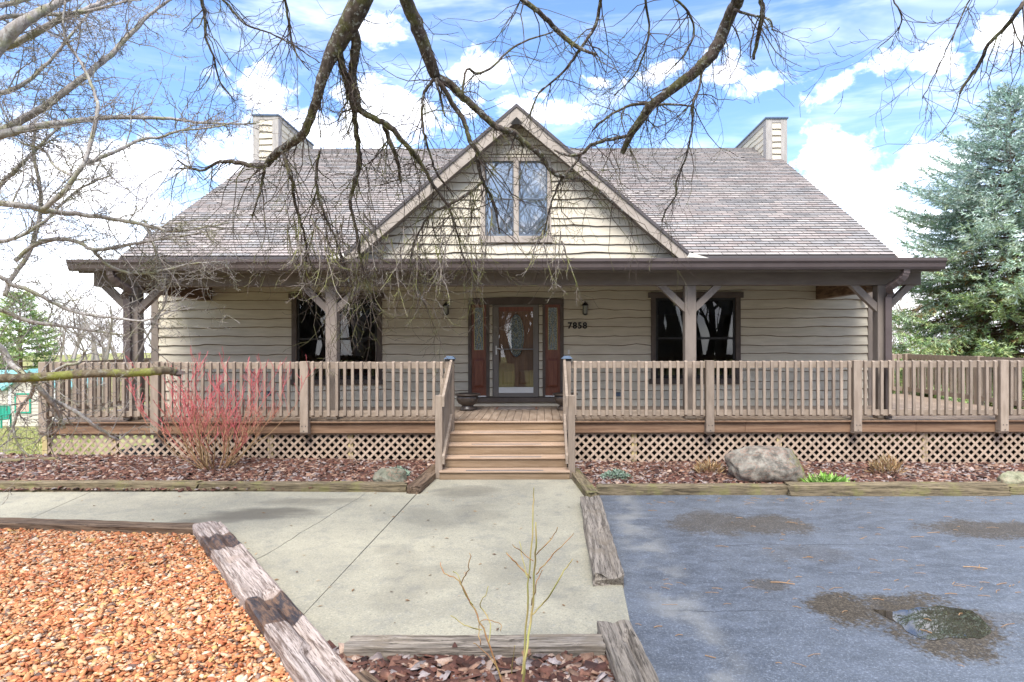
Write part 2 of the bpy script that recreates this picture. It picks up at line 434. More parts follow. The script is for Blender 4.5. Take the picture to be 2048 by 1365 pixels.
def asphalt():
    m = bpy.data.materials.new('damp asphalt'); m.use_nodes = True
    nt = m.node_tree; nt.nodes.clear(); k = NB(nt)
    pos = k.n('ShaderNodeNewGeometry').outputs['Position']
    grit = k.noise(pos, 58.0, 3, 0.9); broad = k.noise(pos, 1.1, 5, 0.6, 0.4); mid = k.noise(k.mapping(pos, (0.8,1.6,1)), 5.0, 5, 0.65)
    base = k.mix(k.ramp(broad, 0.35, 0.68), (0.066,0.076,0.090,1), (0.104,0.118,0.136,1))
    base = k.mix(k.m('MULTIPLY', k.ramp(mid, 0.4, 0.7), 0.55), base, (0.135,0.155,0.19,1))
    base = k.mix(k.ramp(grit, 0.50, 0.72, 0.0, 0.55), base, (0.36,0.40,0.46,1))
    base = k.mix(k.ramp(grit, 0.46, 0.30, 0.0, 0.55), base, (0.04,0.043,0.05,1))
    # pale dusty drift along the ties at the left
    s = k.n('ShaderNodeSeparateXYZ'); k.l(pos, s.inputs[0])
    ln = k.m('SUBTRACT', s.outputs[0], k.m('MULTIPLY_ADD', s.outputs[1], -0.016, 1.22))
    dust = k.m('MULTIPLY', k.ramp(k.m('ABSOLUTE', ln), 0.34, 0.05), k.ramp(k.noise(pos, 1.7, 4), 0.42, 0.6))
    base = k.mix(k.m('MULTIPLY', dust, 0.4), base, (0.34,0.33,0.29,1))
    wm = wetmask(k, pos)
    for y0, x0, x1 in ((6.68, 1.6, 4.2), (5.05, 0.9, 2.3)):      # hairline seams
        wv = k.m('ADD', k.m('MULTIPLY', k.m('SUBTRACT', k.noise(k.mapping(pos, (1,0.2,1)), 2.0, 5, 0.7), 0.5), 0.22), y0)
        sm = k.m('MULTIPLY', k.ramp(k.m('ABSOLUTE', k.m('SUBTRACT', s.outputs[1], wv)), 0.011, 0.003), k.m('MULTIPLY', k.ramp(s.outputs[0], x0, x0+0.5), k.ramp(s.outputs[0], x1, x1-0.6)))
        base = k.mix(k.m('MULTIPLY', sm, 0.7), base, (0.03,0.032,0.036,1))
    base = k.mix(k.m('MULTIPLY', wm, 0.9), base, k.mix(k.ramp(grit, 0.4, 0.75), (0.042,0.033,0.022,1), (0.17,0.135,0.09,1)))
    bs = k.n('ShaderNodeBsdfPrincipled'); k.l(base, bs.inputs['Base Color'])
    k.put(bs.inputs['Roughness'], k.m('ADD', k.ramp(mid, 0.3, 0.7, 0.46, 0.60), k.m('MULTIPLY', wm, 0.10)))
    k.put(bs.inputs['Specular IOR Level'], k.m('SUBTRACT', 0.62, k.m('MULTIPLY', wm, 0.47)))
    bp = k.n('ShaderNodeBump'); bp.inputs['Strength'].default_value = 0.55; bp.inputs['Distance'].default_value = 0.006
    k.l(grit, bp.inputs['Height']); k.l(bp.outputs[0], bs.inputs['Normal'])
    k.l(bs.outputs[0], k.n('ShaderNodeOutputMaterial').inputs[0])
    return m
M['asphalt'] = asphalt()
mb = MB()
poly = [Vector((0.70,8.95,0)), Vector((0.70,7.2,0)), Vector((0.62,4.0,0)), Vector((0.5,-12,0)), Vector((30,-12,0)), Vector((30,8.95,0))]
mb.prism([p+Vector((0,0,0.012)) for p in poly], (0,0,-0.12))
mb.build('asphalt_drive', M['asphalt'], kind='structure')

# water standing in the drive's hollow
M['water'] = mat('standing water', (0.030,0.025,0.018), (0.045,0.037,0.026), (3,3,3), 0.01, spec=1.0)
pud = [(1742,1219),(1790,1224),(1838,1216),(1880,1212),(1912,1218),(1942,1222),(1962,1238),(1984,1262),(1972,1276),(1940,1279),(1900,1276),(1868,1283),(1836,1277),(1812,1264),(1800,1250),(1772,1236)]
mb = MB(); pts = []
for i in range(len(pud)):
    a, b = pud[i], pud[(i+1) % len(pud)]
    for t in (0, 0.25, 0.5, 0.75):
        px, py = a[0]+(b[0]-a[0])*t, a[1]+(b[1]-a[1])*t
        w = mnoise.noise((px*0.09, py*0.16, 1.0))
        pts.append(G(px+5*w, py+3.5*w, 0.016))
mb.ngon(pts); mb.build('puddle', M['water'], kind='structure')

# concrete walk: four slabs on a dirt bed
def concrete():
    m = bpy.data.materials.new('broom finished concrete'); m.use_nodes = True
    nt = m.node_tree; nt.nodes.clear(); k = NB(nt)
    pos = k.n('ShaderNodeNewGeometry').outputs['Position']
    sp = k.noise(pos, 62.0, 3, 0.85); sp2 = k.noise(k.mapping(pos, (1,1,1), (7,3,0)), 26.0, 5, 0.75); broad = k.noise(pos, 0.9, 6, 0.62, 0.5); mid = k.noise(k.mapping(pos, (1,1,1), (3,8,0)), 3.6, 6, 0.68)
    c = k.mix(k.ramp(broad, 0.3, 0.7), (0.26,0.243,0.185,1), (0.36,0.332,0.245,1))
    c = k.mix(k.m('MULTIPLY', k.ramp(mid, 0.48, 0.68), 0.55), c, (0.19,0.185,0.158,1))
    c = k.mix(k.ramp(sp, 0.47, 0.32, 0.0, 0.8), c, (0.15,0.145,0.12,1))
    c = k.mix(k.ramp(sp, 0.54, 0.70, 0.0, 0.7), c, (0.47,0.44,0.34,1))
    c = k.mix(k.ramp(sp2, 0.55, 0.68, 0.0, 0.6), c, (0.22,0.22,0.20,1))
    # damp run-off streaks with their own shapes
    s = k.n('ShaderNodeSeparateXYZ'); k.l(pos, s.inputs[0])
    wob = k.noise(k.mapping(pos, (0.9,3.0,1)), 1.3, 6, 0.68)
    st = None
    for px, py, rx, ry, th, amt in [(520,1030,125,12,0.10,1.0), (420,1044,75,8,0.10,0.8), (620,1006,110,8,0.10,0.6), (930,985,70,12,0.0,0.6), (860,1040,45,26,0.7,0.32), (800,1120,40,40,0.5,0.28), (790,1200,55,32,0.3,0.3), (1130,1190,50,36,0.3,0.3), (960,1030,60,26,0.2,0.35), (860,1160,90,30,0.4,0.3), (1000,1150,60,26,0.1,0.25)]:
        cc = G(px, py); a = (G(px+rx, py)-cc).length; b = (G(px, py-ry)-G(px, py+ry)).length/2
        ux = k.m('SUBTRACT', s.outputs[0], cc.x); uy = k.m('SUBTRACT', s.outputs[1], cc.y)
        p = k.m('ADD', k.m('MULTIPLY', ux, math.cos(th)/a), k.m('MULTIPLY', uy, math.sin(th)/a))
        q = k.m('ADD', k.m('MULTIPLY', ux, -math.sin(th)/b), k.m('MULTIPLY', uy, math.cos(th)/b))
        d = k.m('ADD', k.m('ADD', k.m('MULTIPLY', p, p), k.m('MULTIPLY', q, q)), k.m('MULTIPLY', k.m('SUBTRACT', wob, 0.5), 3.2))
        v = k.m('MULTIPLY', k.ramp(d, 1.35, 0.15), amt)
        st = v if st is None else k.m('MAXIMUM', st, v)
    c = k.mix(k.m('MULTIPLY', st, 0.8), c, (0.115,0.105,0.082,1))
    bs = k.n('ShaderNodeBsdfPrincipled'); k.l(c, bs.inputs['Base Color'])
    k.put(bs.inputs['Roughness'], k.m('SUBTRACT', 0.85, k.m('MULTIPLY', st, 0.25))); bs.inputs['Specular IOR Level'].default_value = 0.3
    bp = k.n('ShaderNodeBump'); bp.inputs['Strength'].default_value = 0.5; bp.inputs['Distance'].default_value = 0.004
    k.l(k.m('ADD', sp, k.m('MULTIPLY', sp2, 0.7)), bp.inputs['Height']); k.l(bp.outputs[0], bs.inputs['Normal'])
    k.l(bs.outputs[0], k.n('ShaderNodeOutputMaterial').inputs[0])
    return m
M['concrete'] = concrete()
M['dirt'] = mat('dark dirt', (0.035,0.028,0.02), (0.07,0.055,0.038), (20,20,20), 0.95)
mb = MB()
mb.prism([Vector((-12,9.35,-0.012)), Vector((0.75,9.95,-0.012)), Vector((0.75,4.2,-0.012)), Vector((-2.0,4.2,-0.012)), Vector((-3.7,6.6,-0.012)), Vector((-12,7.2,-0.012))], (0,0,-0.1))
walk = mb.build('walkway', M['dirt'], kind='structure')
ZS = 0.022
def slab(pixels, jag=None):
    pts = []
    for i, (px, py) in enumerate(pixels):
        a = G(px, py, ZS); b = G(*pixels[(i+1) % len(pixels)], ZS)
        pts.append(a)
        if jag and i in jag:
            for q in range(1, 26):
                c = a.lerp(b, q/26); w = mnoise.noise((c.x*4+5, c.y*4, 2.0))*0.035+mnoise.noise((c.x*14+5, c.y*14, 2.0))*0.014
                pts.append(c+Vector((w, w*0.4, 0)))
    m = MB(); m.prism(pts, (0,0,-0.09)); return m.build('slab', M['concrete'], walk)
slab([(872,950),(1152,950),(1168,985),(1196,1150),(1240,1150),(1272,1310),(600,1312),(580.6,1256),(839.6,981),(846,966)])
slab([(839,979),(580,1255),(470,1145.5),(744,978)], jag=(2,))
slab([(743.2,978),(469.2,1144.6),(400,1075),(385,1068),(27,1050),(190,978)], jag=(0,))
slab([(188.5,978),(25.5,1050),(-600,1050),(-420,978)])

# planting beds
def hm(x, y):                                        # top of the mulch
    if y < 6: return 0.055+0.02*mnoise.noise((x*3, y*3, 0))
    w = sstep(8.9, 10.9, y)
    if x < 0: return 0.05+w*(0.04+0.10*sstep(-1.5, -8, x))+0.02*mnoise.noise((x*1.3, y*1.3, 4))
    return 0.04+w*0.03-0.05*sstep(3, 9, x)+0.02*mnoise.noise((x*1.3, y*1.3, 4))
bedL = [Vector((-10.2,9.9,0)), Vector((-9.6,9.06,0)), G(820,984), G(868,955), Vector((-1.6,11.0,0)), Vector((-8.9,11.0,0)), Vector((-9.6,11.1,0))]
bedR = [G(1152,945), G(1185,985), Vector((2,8.88,0)), Vector((10.5,8.88,0)), Vector((10.5,11.0,0)), Vector((0.5,11.0,0))]
bedB = [G(640,1316), G(1262,1312), Vector((0.56,2.9,0)), Vector((-1.3,2.9,0))]
M['soil'] = mat('bed soil', (0.04,0.024,0.018), (0.085,0.05,0.036), (30,30,30), 0.95, bump=0.5, bscale=(50,50,50))
def bed(poly, step=0.22):
    x0 = min(p.x for p in poly); x1 = max(p.x for p in poly); y0 = min(p.y for p in poly); y1 = max(p.y for p in poly)
    nx, ny = max(2, int((x1-x0)/step)), max(2, int((y1-y0)/step))
    m = MB(); keep = {}
    def vid(i, j):
        if (i, j) not in keep:
            x, y = x0+(x1-x0)*i/nx, y0+(y1-y0)*j/ny
            keep[(i, j)] = len(m.v); m.v.append(Vector((x, y, hm(x, y)-0.012)))
        return keep[(i, j)]
    for i in range(nx):
        for j in range(ny):
            cx, cy = np.array([x0+(x1-x0)*(i+0.5)/nx]), np.array([y0+(y1-y0)*(j+0.5)/ny])
            if inside(poly, cx, cy)[0]: m._f(vid(i,j), vid(i+1,j), vid(i+1,j+1), vid(i,j+1))
    o = m.build('planting_bed', M['soil'], kind='structure', smooth=True, fix=False)
    return o
bed(bedL); bed(bedR); bed(bedB, 0.1)
# under the deck: bare shaded earth
part('bare_earth', M['dirt'], None, -8.7, 9.4, 11.0, 13.4, -0.3, -0.02)['kind'] = 'structure'

M['chip'] = mat('bark chips', (0.8,0.8,0.8), (1.2,1.2,1.2), (40,40,40), 0.8, attr=True, spec=0.3)
CUBE = np.array([[-.5,-.5,-.5],[.5,-.5,-.5],[.5,.5,-.5],[-.5,.5,-.5],[-.45,-.4,.5],[.4,-.45,.5],[.45,.35,.5],[-.4,.45,.5]])
CUBEF = np.array([[4,5,6,7],[0,1,5,4],[1,2,6,5],[2,3,7,6],[3,0,4,7]])
def chips(name, label, poly, n, smin, smax, seed, big=1.0):
    rg = np.random.default_rng(seed)
    xy = np.array([(p.x, p.y) for p in poly]); lo, hi = xy.min(0), xy.max(0)
    p = rg.uniform(lo, hi, (int(n*2.2), 2)); p = p[inside(poly, p[:,0], p[:,1])][:n]
    n = len(p)
    z = np.array([hm(a, b) for a, b in p])
    L = rg.uniform(smin, smax, n)*rg.choice([0.7,1.0,1.0,1.35], n); Wd = L*rg.uniform(0.28, 0.62, n); T = L*rg.uniform(0.08, 0.2, n)
    pos = np.column_stack([p, z+rg.uniform(0, 0.016, n)*big])
    v, f = scatter(CUBE, CUBEF, pos, np.column_stack([L, Wd, T]), rotmats(rg, n, 0.30), 0.35, rg)
    pal = np.array([[0.085,0.036,0.026],[0.12,0.052,0.036],[0.055,0.028,0.022],[0.17,0.082,0.055],[0.26,0.155,0.105],[0.36,0.26,0.20],[0.30,0.25,0.235],[0.20,0.16,0.15]])
    patch = np.array([0.5+0.5*mnoise.noise((a*0.55+seed, b*0.9, 0.0)) for a, b in p])
    pr = np.array([0.2,0.2,0.14,0.15,0.11,0.07,0.07,0.06])
    idx = rg.choice(8, n, p=pr); pale = (rg.random(n) < np.clip((patch-0.52)*1.4, 0, 0.5)); idx[pale] = rg.choice([4,5,6,6], pale.sum())
    c = pal[idx]*rg.uniform(0.7, 1.3, (n, 1))*0.88
    o = place(name, array_mesh(name, M['chip'], v, f, np.repeat(c, 5, 0)), None, kind='stuff')
    tag(o, label, 'mulch')
chips('bark_mulch', 'reddish brown bark mulch in the bed left of the steps', bedL, 15000, 0.045, 0.10, 1)
chips('bark_mulch', 'reddish brown bark mulch in the bed right of the steps', bedR, 15000, 0.045, 0.10, 2)
chips('bark_mulch', 'coarse bark chips round the thin canes at the bottom edge', bedB, 2600, 0.05, 0.12, 3, 1.6)

# orange landscaping stone
gpoly = [G(-500,1040), G(0,1050), G(385,1066), Vector((-3.62,6.75,0)), Vector((-0.95,3.1,0)), Vector((-1.2,2.6,0)), Vector((-8,2.6,0))]
mb = MB(); mb.prism([p+Vector((0,0,0.05)) for p in gpoly], (0,0,-0.1)); mb.build('gravel_bed', mat('orange grit', (0.20,0.085,0.04), (0.34,0.16,0.08), (60,60,60), 0.95), kind='structure')
def icosa():
    bm = bmesh.new(); bmesh.ops.create_icosphere(bm, subdivisions=1, radius=0.5)
    v = np.array([q.co[:] for q in bm.verts]); f = np.array([[q.index for q in p.verts] for p in bm.faces]); bm.free(); return v, f
M['stone'] = mat('orange landscape stone', (0.86,0.86,0.86), (1.14,1.14,1.14), (60,60,60), 0.75, attr=True, spec=0.3)
rg = np.random.default_rng(21)
gp = rg.uniform([-8,2.6], [-0.9,7.6], (80000, 2)); gp = gp[inside(gpoly, gp[:,0], gp[:,1])]
vis = gp[:,0] > -(1080+60)/1240*gp[:,1]                # what the lens can reach
gp = gp[vis][:30000]; n = len(gp)
s = rg.uniform(0.017, 0.038, n)*rg.choice([0.6,0.8,1,1,1.25,1.6], n)
bv, bf = icosa()
pos = np.column_stack([gp, 0.052+rg.uniform(0, 0.026, n)])
v, f = scatter(bv, bf, pos, np.column_stack([s*rg.uniform(1.0,1.9,n), s*rg.uniform(0.7,1.2,n), s*rg.uniform(0.3,0.65,n)]), rotmats(rg, n, 0.35), 0.42, rg)
pal = 0.86*np.array([[0.55,0.21,0.085],[0.62,0.29,0.13],[0.66,0.36,0.19],[0.48,0.16,0.07],[0.70,0.48,0.30],[0.72,0.58,0.42],[0.58,0.36,0.13],[0.30,0.20,0.15],[0.16,0.10,0.08]])
c = pal[rg.choice(9, n, p=[0.2,0.22,0.2,0.13,0.1,0.05,0.05,0.03,0.02])]*rg.uniform(0.75,1.2,(n,1))
o = place('orange_gravel', array_mesh('orange_gravel', M['stone'], v, f, np.repeat(c, len(bf), 0)), None, kind='stuff')
tag(o, 'orange landscaping gravel filling the bed at lower left', 'gravel')

# weathered timbers
def tmat(name, c1, c2, c3):
    def ex(k, pos, c):
        oc = k.n('ShaderNodeTexCoord').outputs['Object']
        g = k.noise(k.mapping(oc, (2.2,34,34)), 1.0, 8, 0.7, 0.6); g2 = k.noise(k.mapping(oc, (5,90,90)), 1.0, 4, 0.7)
        c = k.mix(k.ramp(g, 0.36, 0.60), (*[q*0.8 for q in c1], 1), (*c2, 1))
        c = k.mix(k.ramp(g2, 0.48, 0.34, 0, 0.9), c, (*[q*0.35 for q in c1], 1))
        return k.mix(k.m('MULTIPLY', k.ramp(k.noise(oc, 4.0, 5, 0.65), 0.5, 0.68), 0.7), c, (*c3, 1))
    m = mat(name, c1, rough=0.9, extra=ex, spec=0.15)
    k = NB(m.node_tree); bs = next(q for q in m.node_tree.nodes if q.type == 'BSDF_PRINCIPLED')
    oc = k.n('ShaderNodeTexCoord').outputs['Object']
    h = k.noise(k.mapping(oc, (3,60,60)), 1.0, 7, 0.72, 0.5)
    bp = k.n('ShaderNodeBump'); bp.inputs['Strength'].default_value = 0.9; bp.inputs['Distance'].default_value = 0.012
    k.l(h, bp.inputs['Height']); k.l(bp.outputs[0], bs.inputs['Normal'])
    return m
M['tie_green'] = tmat('mossy tie', (0.12,0.095,0.06), (0.24,0.19,0.12), (0.20,0.185,0.075))
M['tie_brown'] = tmat('brown tie', (0.09,0.06,0.042), (0.20,0.14,0.095), (0.13,0.085,0.055))
M['tie_grey'] = tmat('grey tie', (0.13,0.11,0.09), (0.30,0.26,0.215), (0.20,0.165,0.125))
M['tie_white'] = tmat('bleached tie', (0.17,0.12,0.095), (0.47,0.395,0.35), (0.34,0.265,0.22))
TG = 'weathered border timbers'
def timber(label, a, b, width, height, m, seed, z0=0.0, split=0.0):
    a, b = Vector(a), Vector(b); a.z = b.z = 0
    d = b-a; L = d.length; d.normalize(); s = Vector((-d.y, d.x, 0))
    nseg = max(6, int(L/0.11)); ring = []
    for q, (u, w) in enumerate([(-1,-1),(1,-1),(1,1),(-1,1)]):
        u2, w2 = [(1,-1),(1,1),(-1,1),(-1,-1)][q]
        for t in (0.06, 0.28, 0.5, 0.72, 0.94): ring.append((u+(u2-u)*t, w+(w2-w)*t))
    mbt = MB(); nr = len(ring)
    for i in range(nseg+1):
        x = L*i/nseg
        for u, w in ring:
            du = mnoise.noise((x*1.1+seed, u*2, w*2))*0.13+mnoise.noise((x*5+seed, u*9, w*9))*0.075
            groove = -0.16 if (w > 0.95 and mnoise.noise((seed*3.1+u*7, x*0.5, 3)) > 0.20) else 0
            if split and w > 0.95 and abs(u-0.25-0.2*mnoise.noise((x*1.1, seed, 0))) < 0.26 and x > L*(1-split): groove = -0.34
            e = 0.09*mnoise.noise((u*4, w*4, seed)) if i in (0, nseg) else 0
            mbt.v.append(Vector((x-L/2+e, u*(1+du)*width/2, (1+w*(1+du))*height/2+groove*height)))
    for i in range(nseg):
        for k in range(nr): mbt._f(i*nr+k, (i+1)*nr+k, (i+1)*nr+(k+1)%nr, i*nr+(k+1)%nr)
    mbt._f(*range(nr)); mbt._f(*[nseg*nr+k for k in reversed(range(nr))])
    c = (a+b)/2; c.z = z0
    o = place('landscape_timber', mbt.mesh('landscape_timber', m), None, c, (0, 0, math.atan2(d.y, d.x)))
    return tag(o, label, 'timber', TG), d, s, L
timber('long weathered timber edging the mulch left of the walk, left piece', (-11.5,9.16,0), G(398,981), 0.19, 0.15, M['tie_green'], 1)
timber('weathered timber edging the mulch left of the steps, right piece', G(402,981), G(812,984), 0.18, 0.14, M['tie_green'], 2)
timber('short angled timber between the left mulch bed and the lowest step', G(826,990), G(876,944), 0.20, 0.13, M['tie_brown'], 3)
timber('dark curved end timber between the mulch and the lawn, far left', Vector((-12.5,9.7,0)), Vector((-8.35,10.75,0)), 0.18, 0.22, M['tie_green'], 4)
timber('short mossy timber running from the steps beside the right mulch bed', G(1146,938,0.1), G(1186,990,0.1), 0.17, 0.13, M['tie_green'], 5)
timber('split grey timber between the concrete walk and the asphalt', G(1180,993,0.12), G(1216,1150,0.12), 0.27, 0.13, M['tie_grey'], 6, split=0.5)
timber('grey timber between asphalt and right mulch bed, nearest the steps', Vector((0.82,8.92,0)), Vector((3.72,8.92,0)), 0.17, 0.14, M['tie_green'], 7)
timber('pale bowed timber in front of the boulder beside the asphalt', Vector((3.52,8.86,0)), Vector((6.62,8.86,0)), 0.22, 0.17, M['tie_green'], 8)
timber('grey timber beside the asphalt at the right edge of the picture', Vector((6.68,8.9,0)), Vector((11.5,8.9,0)), 0.18, 0.13, M['tie_green'], 9)
timber('dark mossy timber between the concrete walk and the orange gravel', Vector((-9.5,7.55,0)), G(398,1057,0.1), 0.22, 0.14, M['tie_brown'], 10)
timber('grey timber lying across the bottom end of the concrete walk', G(692,1296,0.1), G(1205,1292,0.1), 0.17, 0.15, M['tie_grey'], 12)
timber('grey timber between the bottom mulch and the asphalt', G(1226,1254,0.1), G(1290,1410,0.1), 0.24, 0.15, M['tie_grey'], 13, split=0.8)
timber('brown timber end beside the coarse bark chips at the bottom edge', G(700,1362,0.08), G(770,1420,0.08), 0.2, 0.12, M['tie_brown'], 14)
pa, pb = G(412,1044,0.16), G(672,1372,0.16)
def stained(m, L):
    k = NB(m.node_tree); bs = next(q for q in m.node_tree.nodes if q.type == 'BSDF_PRINCIPLED'); c = bs.inputs['Base Color'].links[0].from_socket
    oc = k.n('ShaderNodeTexCoord').outputs['Object']; s = k.n('ShaderNodeSeparateXYZ'); k.l(oc, s.inputs[0])
    w = k.m('MULTIPLY', k.m('SUBTRACT', k.noise(k.mapping(oc, (3,14,14)), 1.0, 4, 0.6), 0.5), 0.05)
    x = k.m('ADD', s.outputs[0], w); tot = None
    for t0, t1 in ((0.13, 0.255), (0.60, 0.745)):
        v = k.m('MULTIPLY', k.ramp(x, (t0-0.5)*L, (t0-0.5)*L+0.02), k.ramp(x, (t1-0.5)*L, (t1-0.5)*L-0.02)); tot = v if tot is None else k.m('MAXIMUM', tot, v)
    dark = k.mix(k.ramp(k.noise(k.mapping(oc, (7,26,26)), 1.0, 6, 0.7, 0.8), 0.42, 0.62), (0.022,0.021,0.027,1), (0.15,0.088,0.055,1))
    k.l(k.mix(k.m('MULTIPLY', tot, 0.93), c, dark), bs.inputs['Base Color'])
    k.put(bs.inputs['Roughness'], k.m('SUBTRACT', 0.9, k.m('MULTIPLY', tot, 0.5)))
    return m
stained(M['tie_white'], (pb-pa).to_2d().length)
tw, td, ts, tL = timber('bleached white railway tie between the gravel and the walk', pa, pb, 0.285, 0.17, M['tie_white'], 11, split=0.42)

# dead leaf bits blown over gravel and walk
rg = np.random.default_rng(41); n = 420
lp_ = np.column_stack([rg.uniform(-6.5, 0.5, n), rg.uniform(3.6, 9.0, n)]); onw = np.array([not inside(gpoly, np.array([p[0]]), np.array([p[1]]))[0] for p in lp_])
keep = (~onw) | (rg.random(n) < 0.35); lp_, onw = lp_[keep], onw[keep]; n = len(lp_)
LF = np.array([[-.5,0,0],[0,-.28,.12],[.5,0,.03],[0,.28,.10]]); sz = rg.uniform(0.015, 0.045, n)
v, f = scatter(LF, np.array([[0,1,2,3]]), np.column_stack([lp_, np.where(onw, 0.028, 0.10)]), np.column_stack([sz*1.4, sz, sz]), rotmats(rg, n, 0.15), 0.3, rg)
cl_ = np.array([[0.20,0.11,0.05],[0.30,0.19,0.09],[0.12,0.075,0.045],[0.36,0.27,0.17]])[rg.integers(0,4,n)]
tag(place('dead_leaves', array_mesh('dead_leaves', M['chip'], v, f, cl_), None, kind='stuff'), 'small dead leaf bits blown over the gravel and the walk', 'leaves')
# ------------------------------------------------------------------ the house
YW = 13.35
def WX(px): return (px-CX)/F*YW
def WZ(py): return HC+(CY-py)/F*YW
ZD = 0.815                                            # deck level
XL, XR = WX(305), WX(1748)
house = thing('house', 'tan wavy-sided cottage with a brown shingle roof, porch and gabled dormer', 'house', (-0.5, YW, 0))
XC = (1034-CX)/F*12.95                                # dormer centre line
RS = 0.622                                            # main roof slope
def ZR(y): return 3.99+RS*(y-12.95)
YRIDGE = 20.1; ZRIDGE = ZR(YRIDGE)
XRL, XRR = -8.75, 7.43
DS = 0.862; ZAP = 7.163                               # dormer slope and apex
def ZDm(x): return ZAP-DS*abs(x-XC)

# openings in the front wall: (x0, x1, z0, z1)
winL = (WX(585), WX(765), WZ(768), WZ(586))
winR = (WX(1301), WX(1480), WZ(768), WZ(586))
door = (WX(937), WX(1127), ZD+0.06, WZ(597))
dwin = (WX(962), WX(1103), WZ(486), WZ(316))
def wall_rects(x0, x1, z0, z1, ops):
    out = [(x0, x1, z0, z1)]
    for a, b, c, d in ops:
        nw = []
        for r in out:
            if b <= r[0] or a >= r[1] or d <= r[2] or c >= r[3]: nw.append(r); continue
            if a > r[0]: nw.append((r[0], a, r[2], r[3]))
            if b < r[1]: nw.append((b, r[1], r[2], r[3]))
            x0_, x1_ = max(a, r[0]), min(b, r[1])
            if c > r[2]: nw.append((x0_, x1_, r[2], c))
            if d < r[3]: nw.append((x0_, x1_, d, r[3]))
        out = nw
    return out
m = MB()
ins = 0.03
core_ops = [(a+ins, b-ins, c+ins, d-ins) for a, b, c, d in (winL, winR, door)]
for a, b, c, d in wall_rects(XL, XR, ZD-0.06, 4.15, core_ops): m.box(a, b, YW, YW+0.12, c, d)
for x0, x1 in ((XL, XL+0.12), (XR-0.12, XR)): m.box(x0, x1, YW+0.12, 27.2, -2.2, 4.15)
m.box(XL, XR, 27.2, 27.3, -2.2, 4.15)
for xx, e in ((XL, 0.12), (XR-0.12, 0.12)):
    m.prism([(xx, YW, 4.151), (xx, 27.3, 4.151), (xx, YRIDGE, ZRIDGE-0.12)], (e, 0, 0))
m.build('wall', M['siding'], house)
part('foundation', M['found'], house, XL+0.01, XR-0.01, YW+0.01, YW+0.12, -0.8, ZD-0.062)
part('interior_wall', M['room'], house, XL+0.13, XR-0.13, 18.0, 18.1, ZD, 3.5)
part('interior_floor', M['room'], house, XL+0.13, XR-0.13, YW+0.13, 18.0, ZD-0.05, ZD)
part('interior_ceiling', M['room'], house, XL+0.13, XR-0.13, YW+0.13, 18.0, 3.5, 3.55)

# wavy-edge lap boards, each its own piece
SR = random.Random(5)
def wave(x, row):
    n = mnoise.noise((x*0.55, row*7.3, 1.7)); n2 = mnoise.noise((x*1.9, row*3.1, 9.2))
    return 0.038*n+0.024*max(0, n2)*2+0.012*mnoise.noise((x*4.5, row*1.7, 3.3))-0.004
def board(parent, x0, x1, z0, z1, row, flat0=False, zb0=None, ltop=None, rtop=None, y=YW, name='siding_board', material=None, seg=0.17):
    """one lap board; the bottom edge follows the row's wave unless flat0"""
    if x1-x0 < 0.02: return
    n = max(1, int(math.ceil((x1-x0)/seg))); b = MB()
    lt = x0 if ltop is None else ltop; rt = x1 if rtop is None else rtop
    for i in range(n+1):
        t = i/n; x = x0+(x1-x0)*t; xt = lt+(rt-lt)*t
        zb = z0 if flat0 else z0+wave(x, row)
        b.v += [Vector((x, y-0.002, zb)), Vector((x, y-0.030, zb-0.002)), Vector((x, y-0.050, zb+0.013+0.005*mnoise.noise((x*6, row, 5)))), Vector((xt, y-0.012, z1))]
    for i in range(n):
        a = i*4; b._f(a, a+4, a+5, a+1); b._f(a+1, a+5, a+6, a+2); b._f(a+2, a+6, a+7, a+3)
    b._f(0, 1, 2, 3); b._f(n*4, n*4+3, n*4+2, n*4+1)
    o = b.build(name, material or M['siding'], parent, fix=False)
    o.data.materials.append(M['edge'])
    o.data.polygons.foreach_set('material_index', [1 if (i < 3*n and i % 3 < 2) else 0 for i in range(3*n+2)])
    return o
EXP = 0.193
def cut(spans, a, b):
    out = []
    for s, e in spans:
        if b <= s or a >= e: out.append((s, e)); continue
        if a > s: out.append((s, a))
        if b < e: out.append((b, e))
    return out
def lap_wall(parent, z_start, z_end, xrange_fn, ops, tuck=0.03, rowoff=0, joints=True):
    row = 0; z = z_start
    while z < z_end-0.02:
        zt = min(z+EXP, z_end)+tuck
        (a0, b0), (a1, b1) = xrange_fn(z), xrange_fn(zt)
        if b0-a0 < 0.05: break
        if b1 < a1: a1 = b1 = (a0+b0)/2
        spans = [(a0, b0)]; extra = []
        for oa, ob, oc, od in ops:
            if od <= z or oc >= zt: continue
            spans = cut(spans, oa, ob)
            if oc > z+0.015: extra.append((oa, ob, z, min(oc, zt), False))
            if od < zt-tuck-0.01: extra.append((oa, ob, max(od, z), zt, True))
        for s, e in spans:
            cuts = [s]
            if joints:
                q = s+SR.uniform(2.4, 4.4)
                while q < e-1.2: cuts.append(q); q += SR.uniform(3.0, 4.4)
            cuts.append(e)
            for i in range(len(cuts)-1):
                x0, x1 = cuts[i]+(0.0015 if i else 0), cuts[i+1]-(0.0015 if i < len(cuts)-2 else 0)
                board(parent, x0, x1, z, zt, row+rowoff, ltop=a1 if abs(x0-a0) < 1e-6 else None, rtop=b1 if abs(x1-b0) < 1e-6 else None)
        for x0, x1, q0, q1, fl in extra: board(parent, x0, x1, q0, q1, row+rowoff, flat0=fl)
        z += EXP; row += 1
lap_wall(house, ZD-0.05, 3.56, lambda z: (XL+0.155, XR-0.155), [winL, winR, door])
for x0, x1 in ((XL-0.006, XL+0.15), (XR-0.15, XR+0.006)):
    part('corner_board', M['trim'], house, x0, x1, YW-0.048, YW+0.05, ZD+0.002, 3.95, b=0.006)

